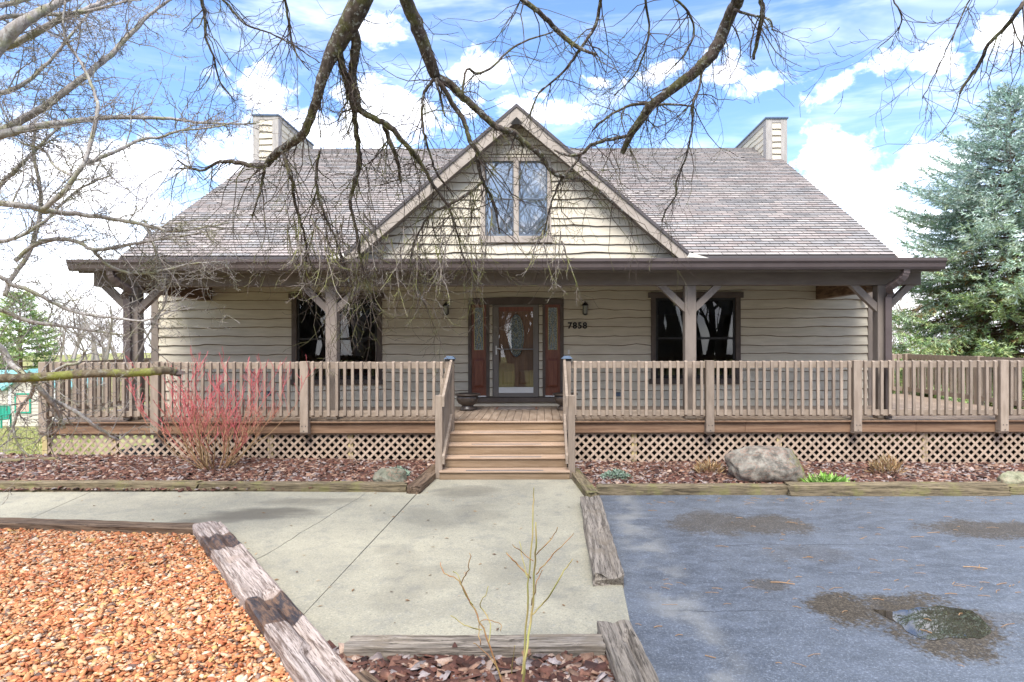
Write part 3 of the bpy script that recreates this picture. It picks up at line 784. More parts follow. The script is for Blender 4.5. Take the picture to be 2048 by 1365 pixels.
# ------------------------------------------------------------------ porch roof, beam, posts
part('beam', M['beam'], house, P(187,0,11.04).x, P(1843,0,11.04).x, 11.04, 11.24, 3.20, 3.50, b=0.008)
XPL, XPR = P(150,0,10.65).x, P(1889,0,10.65).x
m = MB(); y0, y1, z0 = 10.62, 13.06, 3.600
m.hexa([(XPL,y0,z0-0.05),(XPR,y0,z0-0.05),(XPR,y1,z0+0.27),(XPL,y1,z0+0.27),(XPL,y0,z0+0.03),(XPR,y0,z0+0.03),(XPR,y1,z0+0.350),(XPL,y1,z0+0.350)])
m.build('porch_roof', M['roofdeck'], house)
part('fascia_board', M['beam'], house, XPL+0.03, XPR-0.03, 10.69, 10.73, 3.40, 3.565)
part('porch_soffit', M['ceil'], house, XPL+0.05, XPR-0.05, 10.73, 11.04, 3.47, 3.50)
part('porch_ceiling', M['ceil'], house, -7.15, 6.05, 11.245, YW-0.05, 3.47, 3.50)
for a, b in ((-7.22, -7.03), (5.92, 6.11)):
    part('end_header', M['ply'], house, a, b, 11.245, YW-0.045, 3.10, 3.465)
# K-style gutter
m = MB(); gx0, gx1 = P(137,0,10.6).x, P(1891,0,10.6).x
prof = [(10.685,3.61),(10.685,3.43),(10.61,3.43),(10.585,3.47),(10.575,3.53),(10.545,3.57),(10.545,3.615),(10.555,3.615),(10.556,3.60)]
inner = [(10.562,3.60),(10.562,3.575),(10.59,3.535),(10.60,3.475),(10.62,3.442),(10.675,3.442),(10.675,3.61)]
pr = prof+inner
m.prism([(gx0, y, z) for y, z in pr], (gx1-gx0, 0, 0))
m.build('gutter', M['gutter'], house)
PX = [P(268,0,11.1).x, P(664,0,11.1).x, P(1380,0,11.1).x, P(1764,0,11.1).x]
for i, x in enumerate(PX):
    part('porch_post', M['trim'], house, x-0.10, x+0.10, 11.045, 11.235, ZD+0.003, 3.197, b=0.008)
    for sgn in (-1, 1):
        a = Vector((x+sgn*0.10, 0, 2.80)); b = Vector((x+sgn*0.52, 0, 3.197))
        d = (b-a).normalized(); nn = Vector((d.z, 0, -d.x))*0.06*sgn
        pts = [a+Vector((0,0,-0.075)), Vector((x+sgn*0.585, 0, 3.197)), Vector((x+sgn*0.42, 0, 3.197)), a+Vector((0,0,0.085))]
        m = MB(); m.prism([(p.x, 11.075, p.z) for p in pts], (0, 0.11, 0)); m.build('brace', M['trim'], house)
def downspout(xt, sgn, xd):
    m = MB()
    pts = [Vector((xt,10.66,3.45)), Vector((xt,10.67,3.38)), Vector((xt-sgn*0.02,10.69,3.31)), Vector((xt-sgn*0.09,10.76,3.22)), Vector((xt-sgn*0.19,10.86,3.13)), Vector((xd+sgn*0.03,10.94,3.05)), Vector((xd,10.98,2.97)), Vector((xd,10.98,ZD+0.02))]
    fine = []
    for i in range(5):
        for q in range(3): fine.append(pts[i].lerp(pts[i+1], q/3))
    fine += pts[5:]
    rr = [0.078+(0.004 if i % 2 else -0.004)*(1 if i < 15 else 0) for i in range(len(fine))]
    m.tube(fine, rr, 4, flat=(0.95, 0.80)); o = m.build('downspout', M['gutter'], house)
downspout(P(222,0,10.66).x, -1, P(255,0,10.98).x)
downspout(P(1812,0,10.66).x, 1, P(1776,0,10.98).x)

# ------------------------------------------------------------------ main roof with its shingles
m = MB(); q = (ZAP-3.99)/DS
yv = 12.95+(ZAP-3.99)/RS
def rp(x, y, d=0.0): return Vector((x, y, ZR(y)-d))
dd = 0.012
pl = [rp(XRL,12.95,dd), rp(XC-q,12.95,dd), rp(XC,yv,dd), rp(XC+q,12.95,dd), rp(XRR,12.95,dd), rp(XRR,YRIDGE,dd), rp(XRL,YRIDGE,dd)]
m.prism(pl, (0,0,-0.12))
m.prism([Vector((XRL,YRIDGE+0.001,ZRIDGE-dd)), Vector((XRR,YRIDGE+0.001,ZRIDGE-dd)), Vector((XRR,27.6,ZRIDGE-dd-7.5*RS)), Vector((XRL,27.6,ZRIDGE-dd-7.5*RS))], (0,0,-0.12))
roof = m.build('roof', M['roofdeck'], house)
sl = math.sqrt(1+RS*RS)
SPAL = [(0.225,0.175,0.158),(0.26,0.205,0.18),(0.205,0.178,0.168),(0.18,0.165,0.168),(0.255,0.185,0.162),(0.29,0.235,0.205),(0.155,0.142,0.146),(0.235,0.168,0.15)]
SPAL = [tuple(1.42*(0.62*(0.6*q+0.4*sum(c)/3)+0.38*m) for q, m in zip(c, (0.200,0.190,0.174))) for c in SPAL]
TW, TE = 0.30, 0.145
def tab(mb, x0, x1, y, col, lift=0.0):
    """a shingle tab; y is where its butt edge lies"""
    y2 = y+(TE+0.02)/sl; n = Vector((0,-RS,1)).normalized()
    mb.cur = col
    b0, b1 = rp(x0,y)+n*(0.022+lift), rp(x1,y)+n*(0.022+lift); t0, t1 = rp(x0,y2)+n*0.001, rp(x1,y2)+n*0.001
    c0, c1 = rp(x0,y)-n*0.006, rp(x1,y)-n*0.006; d0, d1 = rp(x0,y2)-n*0.006, rp(x1,y2)-n*0.006
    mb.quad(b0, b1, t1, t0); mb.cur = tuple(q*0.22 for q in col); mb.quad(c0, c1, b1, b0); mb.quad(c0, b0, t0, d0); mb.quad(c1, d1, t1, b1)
SRR = random.Random(9)
single = {}; rest = MB(); nsingle = 0; rows = 0
yrow = 12.96
while yrow < YRIDGE-0.03:
    x = XRL-0.02-(TW*(0.5 if rows % 2 else 0)+SRR.uniform(-0.03,0.03)); ci = SRR.randrange(8); run = 0
    while x < XRR:
        if run <= 0:
            ci = SRR.choices(range(8), [3,3,3,3,2.2,1.6,1.6,2.4])[0]; run = SRR.choice([1,1,2,2,3,4])
        run -= 1
        x0, x1 = max(x, XRL-0.02), min(x+TW-0.011, XRR+0.02)
        x += TW
        if x1-x0 < 0.02: continue
        ym = yrow+TE/sl
        zm = ZR(yrow)
        if max(ZDm(x0), ZDm(x1)) > zm+0.10 and min(ZDm(x0), ZDm(x1)) > zm-0.12: continue     # under the dormer roof
        lum = SRR.uniform(0.88, 1.12)
        if abs((x1-x0)-(TW-0.011)) < 1e-6 and rows < 6 and nsingle < 300 and (x0 < -4.3 or x0 > 3.35):
            key = (ci, SRR.randrange(2))
            if key not in single:
                t = MB(); tab(t, 0, TW-0.011, 12.95, tuple(q*(0.93+0.14*key[1]) for q in SPAL[ci])); single[key] = t.mesh('shingle', M['shingle'], (0,12.95,3.99), fix=True)
            place('shingle', single[key], roof, (x0, yrow, ZR(yrow))); nsingle += 1
        else:
            tab(rest, x0, x1, yrow, tuple(q*lum for q in SPAL[ci]), SRR.uniform(-0.001, 0.002))
    yrow += TE/sl; rows += 1
rest.build('shingles', M['shingle'], roof, kind='stuff')
m = MB(); m.cur = (0.10,0.085,0.08)
xx = XRL
while xx < XRR-0.1:
    x1 = min(xx+0.29, XRR)
    m.hexa([(xx,YRIDGE-0.14,ZRIDGE-0.085),(x1,YRIDGE-0.14,ZRIDGE-0.085),(x1,YRIDGE+0.14,ZRIDGE-0.085),(xx,YRIDGE+0.14,ZRIDGE-0.085),(xx,YRIDGE-0.02,ZRIDGE+0.022),(x1,YRIDGE-0.02,ZRIDGE+0.014),(x1,YRIDGE+0.02,ZRIDGE+0.014),(xx,YRIDGE+0.02,ZRIDGE+0.022)])
    xx += 0.295
m.build('ridge_cap', M['shingle'], roof)
for x in (XRL-0.03, XRR+0.005):                       # rake boards
    m = MB(); m.prism([(x,12.9,ZR(12.9)-0.0), (x,YRIDGE,ZRIDGE-0.0), (x,YRIDGE,ZRIDGE-0.2), (x,12.9,ZR(12.9)-0.2)], (0.025,0,0)); m.build('rake_board', M['fascia'], roof)

# ------------------------------------------------------------------ the dormer
YF = 12.95
m = MB()
hb = (ZAP-3.80)/DS
m.prism([(XC-hb, YW+0.002, ZAP-DS*hb), (XC+hb, YW+0.002, ZAP-DS*hb), (XC, YW+0.002, ZAP-0.02)][::1], (0, 0.0, 0)) if False else None
for a, b, c, d in wall_rects(XC-3.6, XC+3.6, 3.7, 6.75, [(dwin[0]+ins, dwin[1]-ins, dwin[2]+ins, dwin[3]-ins)]):
    # clip each rectangle to the gable
    poly = [Vector((a,0,c)), Vector((b,0,c)), Vector((b,0,d)), Vector((a,0,d))]
    for sgn in (-1, 1):
        new = []
        for i in range(len(poly)):
            p, r = poly[i], poly[(i+1) % len(poly)]
            fp = ZAP-0.22-DS*sgn*(p.x-XC)-p.z; fr = ZAP-0.22-DS*sgn*(r.x-XC)-r.z
            if fp >= 0: new.append(p)
            if fp*fr < 0: new.append(p.lerp(r, fp/(fp-fr)))
        poly = new
        if len(poly) < 3: break
    if len(poly) >= 3: m.prism([(p.x, YW+0.001, p.z) for p in poly], (0, 0.1, 0))
dorm = m.build('dormer_wall', M['siding'], house)
def gx(z):
    h = max(0.0, (ZAP-0.20-z)/DS); return (XC-h, XC+h)
lap_wall(dorm, 4.03-EXP*1.0+0.06, 6.85, gx, [dwin], rowoff=40)
for sgn in (-1, 1):
    # roof slab of the dormer
    def dp(h, y, off): return Vector((XC+sgn*h, y, ZAP-DS*h+off))
    H = 3.70
    m = MB()
    yb0 = 12.95+(ZAP-3.99)/RS
    pts = [dp(0,YF-0.03,0), dp(H,YF-0.03,0), dp(H,13.0,0), dp(0,yb0+0.2,0)]
    m.prism(pts, (0,0,-0.07)); m.build('dormer_roof', M['roofdeck'], house)
    m = MB(); m.prism([dp(0,YF+0.035,-0.26), dp(H-0.05,YF+0.035,-0.26), dp(H-0.05,YW-0.01,-0.26), dp(0,YW-0.01,-0.26)], (0,0,-0.015)); m.build('dormer_soffit', M['trim'], house)
    m = MB(); m.prism([dp(0,YF,-0.05), dp(H,YF,-0.05), dp(H-0.05,YF,-0.30), dp(0,YF,-0.345)], (0,0.035,0)); m.build('gable_fascia', M['fascia'], house)
    m = MB(); m.prism([dp(0,YF-0.02,0.012), dp(H+0.02,YF-0.02,0.012), dp(H+0.02,YF-0.02,-0.062), dp(0,YF-0.02,-0.062)], (0,0.03,0)); m.build('drip_edge', M['gutter'], house)
    # pale flashing kicked out at the foot of the valley
    m = MB(); xq = XC+sgn*3.58
    m.prism([Vector((xq-sgn*0.05,12.83,3.94)), Vector((xq+sgn*0.42,12.86,3.925)), Vector((xq+sgn*0.02,12.90,4.05))], (0,0.012,0)); m.build('flashing', M['flash'], house)
# peak plate with its vent
m = MB(); hh = 0.52
m.prism([(XC,YF-0.012,ZAP-0.06), (XC+hh,YF-0.012,ZAP-0.06-DS*hh), (XC+hh-0.16,YF-0.012,ZAP-0.06-DS*hh-0.10), (XC+0.10,YF-0.012,ZAP-0.36), (XC,YF-0.012,ZAP-0.27), (XC-0.10,YF-0.012,ZAP-0.36), (XC-hh+0.16,YF-0.012,ZAP-0.06-DS*hh-0.10), (XC-hh,YF-0.012,ZAP-0.06-DS*hh)], (0,0.011,0))
m.build('peak_plate', M['fascia'], house)
m = MB(); m.prism([(XC-0.13,YF-0.004,ZAP-0.42), (XC+0.13,YF-0.004,ZAP-0.42), (XC,YF-0.004,ZAP-0.265)], (0,0.02,0)); m.build('peak_vent', M['dark'], house)

# ------------------------------------------------------------------ chimneys
def chimney(x0, x1, y0, y1, zt, inner):
    ch = MB(); zb = ZR(y0)-0.3
    ch.box(x0+0.03, x1-0.03, y0+0.03, y1, zb-(1.5), zt-0.02); c = ch.build('chimney', M['siding'], house)
    for a, b in ((x0, x0+0.19), (x1-0.19, x1)):
        part('corner_board', M['chimtrim'], c, a, b, y0-0.012, y0+0.10, zb, zt, b=0.005)
    part('top_board', M['chimtrim'], c, x0+0.19, x1-0.19, y0-0.006, y0+0.05, zt-0.11, zt-0.002)
    part('cap', M['bluecap'], c, x0-0.03, x1+0.03, y0-0.04, y1+0.03, zt+0.002, zt+0.05)
    z = zt-0.11-EXP; r = 100
    while z > zb:
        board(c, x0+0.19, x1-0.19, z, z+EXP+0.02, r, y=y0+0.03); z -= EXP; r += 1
    # the inner side: a corner board, a top board, lap boards
    xi, s = (x0, -1) if inner == 'L' else (x1, 1)
    xa = xi+0.03*(-s)
    part('corner_board', M['chimtrim'], c, min(xi, xi-s*0.05)+0.0, max(xi, xi-s*0.05), y0+0.10, y0+0.24, zb, zt-0.001)
    part('top_board', M['chimtrim'], c, min(xi, xi-s*0.04), max(xi, xi-s*0.04), y0+0.24, y1, zt-0.13, zt-0.003)
    z = zt-0.13-EXP; r = 130
    while z > zb:
        b = MB(); n = 12
        for i in range(n+1):
            y = y0+0.24+(y1-y0-0.24)*i/n; w = wave(y, r)
            b.v += [Vector((xa, y, z+w)), Vector((xa+s*0.032, y, z+w)), Vector((xa+s*0.01, y, z+EXP+0.02))]
        for i in range(n): a = i*3; b._f(a, a+3, a+4, a+1); b._f(a+1, a+4, a+5, a+2)
        b.build('siding_board', M['siding'], c); z -= EXP; r += 1
chimney((1533-CX)/F*19, (1575-CX)/F*19, 19.0, 21.9, HC+(CY-239)/F*19, 'L')
chimney((507-CX)/F*19, (558-CX)/F*19, 19.0, 21.9, HC+(CY-231)/F*19, 'R')

# ------------------------------------------------------------------ windows
def bars(mat_, name, parent, rects, y0, y1):
    for a, b, c, d in rects: part(name, mat_, parent, a, b, y0, y1, c, d, b=0.004)
def twin_window(op, mull):
    x0, x1, z0, z1 = op
    t = 0.105; w = MB()
    zs = z0+0.115; zh = z1-0.115
    w.box(x0+0.02, x1-0.02, YW-0.045, YW+0.06, z1-0.11, z1-0.005); win = w.build('window', M['wintrim'], house)
    part('head_trim', M['wintrim'], win, x0-0.06, x1+0.06, YW-0.075, YW-0.046, z1-0.115, z1+0.005, b=0.005)
    part('side_trim', M['wintrim'], win, x0, x0+t, YW-0.062, YW+0.06, zs, zh, b=0.005)
    part('side_trim', M['wintrim'], win, x1-t, x1, YW-0.062, YW+0.06, zs, zh, b=0.005)
    part('sill', M['wintrim'], win, x0-0.04, x1+0.04, YW-0.085, YW+0.06, z0, zs-0.002, b=0.006)
    part('mullion', M['wintrim'], win, mull-0.05, mull+0.05, YW-0.055, YW+0.06, zs, zh, b=0.005)
    for a, b in ((x0+t, mull-0.05), (mull+0.05, x1-t)):
        zm = zs+(zh-zs)*0.50; s = 0.045
        bars(M['sash'], 'sash_bar', win, [(a+0.002, a+s, zs+0.002, zh-0.002), (b-s, b-0.002, zs+0.002, zh-0.002), (a+s, b-s, zs+0.002, zs+0.07), (a+s, b-s, zh-s, zh-0.002), (a+s, b-s, zm-0.025, zm+0.025)], YW-0.02, YW+0.04)
        pm = MB(); pm.quad((a+s,YW+0.006,zs+0.07), (b-s,YW+0.006,zs+0.07), (b-s,YW+0.006,zm-0.025), (a+s,YW+0.006,zm-0.025)); pm.build('pane', M['pane'], win)
        pm = MB(); pm.quad((a+s,YW+0.001,zm+0.025), (b-s,YW+0.001,zm+0.025), (b-s,YW+0.001,zh-s), (a+s,YW+0.001,zh-s)); pm.build('pane', M['pane'], win)
        part('roller_shade', M['blind'], win, a+0.01, b-0.01, YW+0.07, YW+0.08, zh-0.36, zh-0.01)
    return win
twin_window(winL, WX(672)); twin_window(winR, WX(1384))
# dormer window with curtains
x0, x1, z0, z1 = dwin
w = MB(); w.box(x0+0.01, x1-0.01, YW-0.05, YW+0.05, z1-0.075, z1-0.002); dw = w.build('dormer_window', M['fascia'], house)
part('side_trim', M['fascia'], dw, x0, x0+0.10, YW-0.055, YW+0.05, z0+0.145, z1-0.078, b=0.005)
part('side_trim', M['fascia'], dw, x1-0.085, x1, YW-0.055, YW+0.05, z0+0.145, z1-0.078, b=0.005)
part('sill', M['fascia'], dw, x0-0.03, x1+0.03, YW-0.08, YW+0.05, z0, z0+0.142, b=0.006)
mu = WX(1033)
part('mullion', M['fascia'], dw, mu-0.055, mu+0.055, YW-0.05, YW+0.05, z0+0.145, z1-0.078, b=0.005)
M['bsash'] = mat('grey blue sash', (0.10,0.125,0.16), rough=0.5)
for a, b in ((x0+0.10, mu-0.055), (mu+0.055, x1-0.085)):
    za, zb = z0+0.145, z1-0.078; zm = za+(zb-za)*0.5; s = 0.03
    bars(M['bsash'], 'sash_bar', dw, [(a+0.002,a+s,za+0.002,zb-0.002),(b-s,b-0.002,za+0.002,zb-0.002),(a+s,b-s,za+0.002,za+0.05),(a+s,b-s,zb-s,zb-0.002),(a+s,b-s,zm-0.02,zm+0.02)], YW-0.02, YW+0.03)
    for c, d in ((za+0.05, zm-0.02), (zm+0.02, zb-s)):
        pm = MB(); pm.quad((a+s,YW+0.004,c), (b-s,YW+0.004,c), (b-s,YW+0.004,d), (a+s,YW+0.004,d)); pm.build('pane', M['upane'], dw)
def curtain(xa, xb, za, zb, y, par):
    m = MB(); n = max(8, int((xb-xa)/0.018))
    for i in range(n+1):
        x = xa+(xb-xa)*i/n; yy = y+0.022*math.sin(x*75)+0.012*math.sin(x*31+1)
        m.v += [Vector((x, yy, za)), Vector((x, yy, zb))]
    for i in range(n): m._f(i*2, i*2+2, i*2+3, i*2+1)
    m.build('curtain', M['curtain'], par, smooth=True, fix=False)
curtain(x0+0.11, mu-0.02, z0+0.15, z1-0.08, YW+0.10, dw); curtain(mu+0.02, x1-0.09, z0+0.15, z1-0.08, YW+0.10, dw)
part('interior_wall', M['room'], house, x0-0.5, x1+0.5, YW+1.2, YW+1.25, z0-0.2, z1+0.2)

# ------------------------------------------------------------------ front door, sidelights
def C6(x, y): return WX(850+x/2.73), WZ(500+y/2.73)
dx0, dx1, dz0, dz1 = door
m = MB(); xc_ = (dx0+dx1)/2
arch = [(dx0-0.005, dz1-0.13)]+[(dx0+(dx1-dx0)*t, dz1-0.02+0.05*math.sin(math.pi*t)) for t in [i/16 for i in range(17)]]+[(dx1+0.005, dz1-0.13)]
m.prism([(x, YW-0.07, z) for x, z in arch], (0, 0.13, 0)); entry = m.build('entry_surround', M['wintrim'], house)
zt = dz1-0.132
for a, b in ((237,255),(335,353),(642,656),(738,757)):
    part('side_trim', M['wintrim'], entry, C6(a,0)[0], C6(b,0)[0], YW-0.062, YW+0.06, C6(0,800)[1], zt, b=0.004)
part('threshold', M['wintrim'], entry, dx0, dx1, YW-0.10, YW+0.06, C6(0,830)[1], C6(0,803)[1], b=0.006)
part('base_board', M['siding'], entry, dx0-0.12, dx1+0.12, YW-0.05, YW+0.02, ZD+0.004, C6(0,831)[1])
for a, b in ((353.5,369),(622.5,641.5)):                # strips of siding between door and sidelights
    z = C6(0,800)[1]; r = 60
    while z < zt-0.02:
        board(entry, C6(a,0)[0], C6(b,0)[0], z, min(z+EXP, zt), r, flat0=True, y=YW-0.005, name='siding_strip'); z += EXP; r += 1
def leaded():
    m = bpy.data.materials.new('textured leaded glass'); m.use_nodes = True
    nt = m.node_tree; nt.nodes.clear(); k = NB(nt)
    pos = k.n('ShaderNodeNewGeometry').outputs['Position']
    vo = k.n('ShaderNodeTexVoronoi'); vo.inputs['Scale'].default_value = 60.0; k.l(pos, vo.inputs['Vector'])
    bs = k.n('ShaderNodeBsdfPrincipled')
    k.l(k.mix(k.ramp(k.noise(pos, 45.0, 4), 0.38, 0.66), (0.15,0.19,0.22,1), (0.46,0.54,0.58,1)), bs.inputs['Base Color'])
    bs.inputs['Roughness'].default_value = 0.06; bs.inputs['Specular IOR Level'].default_value = 0.9
    bp = k.n('ShaderNodeBump'); bp.inputs['Strength'].default_value = 1.0; bp.inputs['Distance'].default_value = 0.03
    k.l(vo.outputs['Distance'], bp.inputs['Height']); k.l(bp.outputs[0], bs.inputs['Normal'])
    k.l(bs.outputs[0], k.n('ShaderNodeOutputMaterial').inputs[0]); return m
M['leaded'] = leaded()
def came(name, pts, y, par, r=0.0055, close=False):
    p = [Vector((x, y, z)) for x, z in pts]
    if close: p.append(p[0])
    m = MB(); m.tube(p, r, 4); m.build(name, M['brass'], par)
def sidelight(a, b):
    xa, xb = C6(a,0)[0], C6(b,0)[0]; za, zb = C6(0,800)[1], zt; cx = (xa+xb)/2
    m = MB(); m.box(xa, xb, YW-0.03, YW+0.03, za, zb); sd = m.build('sidelight', M['mahog'], house)
    part('sill_strip', M['alu'], sd, xa, xb, YW-0.06, YW-0.032, za-0.0, za+0.025)
    gx0_, gx1_, gz0, gz1 = cx-0.095, cx+0.095, C6(0,545)[1], C6(0,315)[1]
    part('glass', M['leaded'], sd, gx0_, gx1_, YW-0.036, YW-0.031, gz0, gz1)
    came('came', [(gx0_,gz0),(gx1_,gz0),(gx1_,gz1),(gx0_,gz1)], YW-0.039, sd, 0.006, True)
    h = gz1-gz0
    came('came', [(cx,gz0),(cx,gz0+h*0.16),(cx-0.05,gz0+h*0.25),(cx-0.03,gz0+h*0.32),(cx,gz0+h*0.36),(cx+0.03,gz0+h*0.32),(cx+0.05,gz0+h*0.25),(cx,gz0+h*0.16)], YW-0.039, sd, 0.004)
    came('came', [(cx-0.07,gz0+h*0.02),(cx,gz0+h*0.48),(cx+0.06,gz0+h*0.72),(cx,gz0+h*0.9)], YW-0.039, sd, 0.0035)
    came('came', [(cx+0.07,gz0+h*0.02),(cx,gz0+h*0.48),(cx-0.06,gz0+h*0.72),(cx,gz0+h*0.9)], YW-0.039, sd, 0.0035)
    pz0, pz1 = C6(0,750)[1], C6(0,592)[1]
    m = MB(); m.hexa([(cx-0.115,YW-0.031,pz0),(cx+0.115,YW-0.031,pz0),(cx+0.115,YW-0.031,pz1),(cx-0.115,YW-0.031,pz1),(cx-0.08,YW-0.05,pz0+0.05),(cx+0.08,YW-0.05,pz0+0.05),(cx+0.08,YW-0.05,pz1-0.05),(cx-0.08,YW-0.05,pz1-0.05)])
    m.build('raised_panel', M['mahog'], sd)
    for q in ((cx-0.125,cx-0.113,pz0-0.012,pz1+0.012),(cx+0.113,cx+0.125,pz0-0.012,pz1+0.012),(cx-0.113,cx+0.113,pz0-0.012,pz0),(cx-0.113,cx+0.113,pz1,pz1+0.012)):
        part('moulding', M['mahog'], sd, q[0], q[1], YW-0.043, YW-0.029, q[2], q[3])
sidelight(255.5, 334.5); sidelight(656.5, 737.5)
# the inner door
xa, xb = C6(372,0)[0], C6(620,0)[0]; za, zb = C6(0,801)[1], zt
m = MB(); m.box(xa, xb, YW+0.045, YW+0.085, za, zb); fd = m.build('front_door', M['oakdoor'], house)
ocx, ocz = C6(497.5,467); ra, rb = 0.177, 0.465
ring = [(ocx+ra*math.cos(t), ocz+rb*math.sin(t)) for t in [2*math.pi*i/36 for i in range(36)]]
m = MB(); m.prism([(x, YW+0.034, z) for x, z in ring], (0,0.010,0)); m.build('oval_glass', M['leaded'], fd)
m = MB(); m.tube([Vector((ocx+1.05*ra*math.cos(t), YW+0.034, ocz+1.02*rb*math.sin(t))) for t in [2*math.pi*i/36 for i in range(37)]], 0.016, 6); m.build('oval_moulding', M['oakdoor'], fd)
came('came', ring, YW+0.031, fd, 0.006, True)
came('came', [(ocx+0.8*(x-ocx), ocz+0.86*(z-ocz)) for x, z in ring], YW+0.031, fd, 0.004, True)
for sg in (-1, 1):
    came('came', [(ocx,ocz-rb*0.8),(ocx+sg*0.06,ocz-rb*0.55),(ocx+sg*0.02,ocz-rb*0.35),(ocx+sg*0.075,ocz-rb*0.2),(ocx+sg*0.01,ocz),(ocx+sg*0.075,ocz+rb*0.25),(ocx+sg*0.02,ocz+rb*0.5),(ocx,ocz+rb*0.75)], YW+0.031, fd, 0.004)
for a, b in ((420,485),(510,575)):
    u0, u1 = C6(a,0)[0], C6(b,0)[0]; v0, v1 = C6(0,735)[1], C6(0,655)[1]
    m = MB(); m.hexa([(u0,YW+0.046,v0),(u1,YW+0.046,v0),(u1,YW+0.046,v1),(u0,YW+0.046,v1),(u0+0.04,YW+0.03,v0+0.04),(u1-0.04,YW+0.03,v0+0.04),(u1-0.04,YW+0.03,v1-0.04),(u0+0.04,YW+0.03,v1-0.04)]); m.build('raised_panel', M['oakdoor'], fd)
# the storm door
m = MB(); fx0, fx1 = C6(403,0)[0], C6(591,0)[0]; fz0, fz1 = C6(0,779)[1], C6(0,311)[1]
m.cbox(xa, xb, YW-0.055, YW-0.005, fz1, zb-0.002, 0.004); sd = m.build('storm_door', M['storm'], house, fix=False)
for r in ((xa, fx0, za, fz1-0.001), (fx1, xb, za, fz1-0.001)): part('stile', M['storm'], sd, r[0], r[1], YW-0.055, YW-0.005, r[2], r[3], b=0.005)
part('bottom_rail', M['storm'], sd, fx0, fx1, YW-0.053, YW-0.006, za, fz0, b=0.005)
part('kick_plate', M['alu'], sd, fx0, fx1, YW-0.045, YW-0.012, fz0+0.001, C6(0,748)[1])
part('cross_bar', M['storm'], sd, fx0, fx1, YW-0.05, YW-0.012, C6(0,545)[1], C6(0,538)[1])
part('dark_head', M['mahog'], sd, fx0, fx1, YW-0.03, YW-0.012, C6(0,335)[1], fz1-0.001)
zq = C6(0,541)[1]
for c, d in ((C6(0,748)[1]+0.001, C6(0,545)[1]), (C6(0,538)[1], C6(0,335)[1])):
    pm = MB(); pm.quad((fx0,YW-0.028,c), (fx1,YW-0.028,c), (fx1,YW-0.028,d), (fx0,YW-0.028,d)); pm.build('pane', M['storm_pane'], sd)
hx, hz = C6(390,545)
part('handle_plate', M['alu'], sd, hx-0.014, hx+0.014, YW-0.075, YW-0.056, hz-0.10, hz+0.09, b=0.004)
m = MB(); m.tube([(hx,YW-0.075,hz+0.03),(hx,YW-0.115,hz+0.03),(hx+0.04,YW-0.118,hz+0.035),(hx+0.10,YW-0.112,hz+0.02)], 0.011, 6); m.build('lever', M['alu'], sd)
# ------------------------------------------------------------------ deck, skirt, steps, railings
deck = thing('porch_deck', 'wooden porch deck with orange brown rim board and diagonal lattice skirt', 'deck', (-0.2, 10.9, 0.0))
XDL, XDR = P(80,0,10.85).x, 9.5
bw = 0.1425; x = XDL; dm = {}
def deck_board(x, y0, y1):
    k = round(y1-y0, 3)
    if k not in dm:
        b = MB(); b.cbox(0, bw-0.006, 0, y1-y0, 0, 0.026, 0.004); dm[k] = b.mesh('deck_board', M['deck'], fix=False)
    place('deck_board', dm[k], deck, (x, y0, ZD-0.026))
while x < XDR-0.05:
    deck_board(x, 10.852, 13.345 if XL < x+bw and x < XR else 16.2) if x > XL-0.2 else deck_board(x, 10.852, 16.2)
    x += bw
# rim boards and nosing in lengths
for xs_ in ([XDL-0.01, -5.2, -1.66], [0.50, 3.6, 6.6, 9.52]):
    for i in range(len(xs_)-1):
        part('rim_board', M['rim'], deck, xs_[i]+0.002, xs_[i+1]-0.002, 10.885, 10.925, ZD-0.215, ZD-0.031, b=0.004)
        part('nosing', M['rim'], deck, xs_[i]+0.0015, xs_[i+1]-0.0015, 10.835, 10.851, ZD-0.030, ZD-0.003, b=0.004)
part('nosing', M['tread'], deck, -1.655, 0.495, 10.835, 10.851, ZD-0.030, ZD-0.003, b=0.004)
part('rim_board', M['rim'], deck, XDL-0.012, XDL+0.03, 10.93, 16.2, ZD-0.215, ZD-0.031)
part('rim_board', M['rim'], deck, XDR, XDR+0.04, 10.93, 16.2, ZD-0.215, ZD-0.031)
for yj in (11.7, 12.6): part('joist', M['dark'], deck, XDL+0.05, XDR-0.02, yj, yj+0.04, ZD-0.22, ZD-0.032)
part('added_dark_skirt', M['riser'], deck, XDR-0.03, XDR-0.005, 11.0, 16.15, -1.2, ZD-0.218)  # added boards, hide the bright lawn so the lattice gaps stay dark
part('added_dark_skirt', M['riser'], deck, XR, XDR-0.035, 16.1, 16.13, -1.2, ZD-0.218)  # added back board, same purpose
# treated skirt posts
SK = [P(89,0,10.97).x, P(226,0,10.97).x, P(540,0,10.97).x, P(700,0,10.97).x]
SK2 = [P(1268,0,10.97).x, P(1558,0,10.97).x, P(1850,0,10.97).x]
for x in SK+SK2: part('skirt_post', M['treated'], deck, x-0.045, x+0.045, 10.968, 11.058, -0.25, ZD-0.217)
def clip_strip(p, d, w, rect):
    """strip of width w through p along d, clipped to a rectangle"""
    n = (-d[1], d[0]); L = 9
    poly = [(p[0]+d[0]*a+n[0]*b, p[1]+d[1]*a+n[1]*b) for a, b in ((-L,-w/2),(L,-w/2),(L,w/2),(-L,w/2))]
    x0, x1, z0, z1 = rect
    for ax, s, lim in ((0,1,x0),(0,-1,x1),(1,1,z0),(1,-1,z1)):
        new = []
        for i in range(len(poly)):
            a, b = poly[i], poly[(i+1) % len(poly)]
            fa, fb = s*(a[ax]-lim), s*(b[ax]-lim)
            if fa >= 0: new.append(a)
            if fa*fb < 0:
                t = fa/(fa-fb); new.append((a[0]+(b[0]-a[0])*t, a[1]+(b[1]-a[1])*t))
        poly = new
        if not poly: return None
    return poly
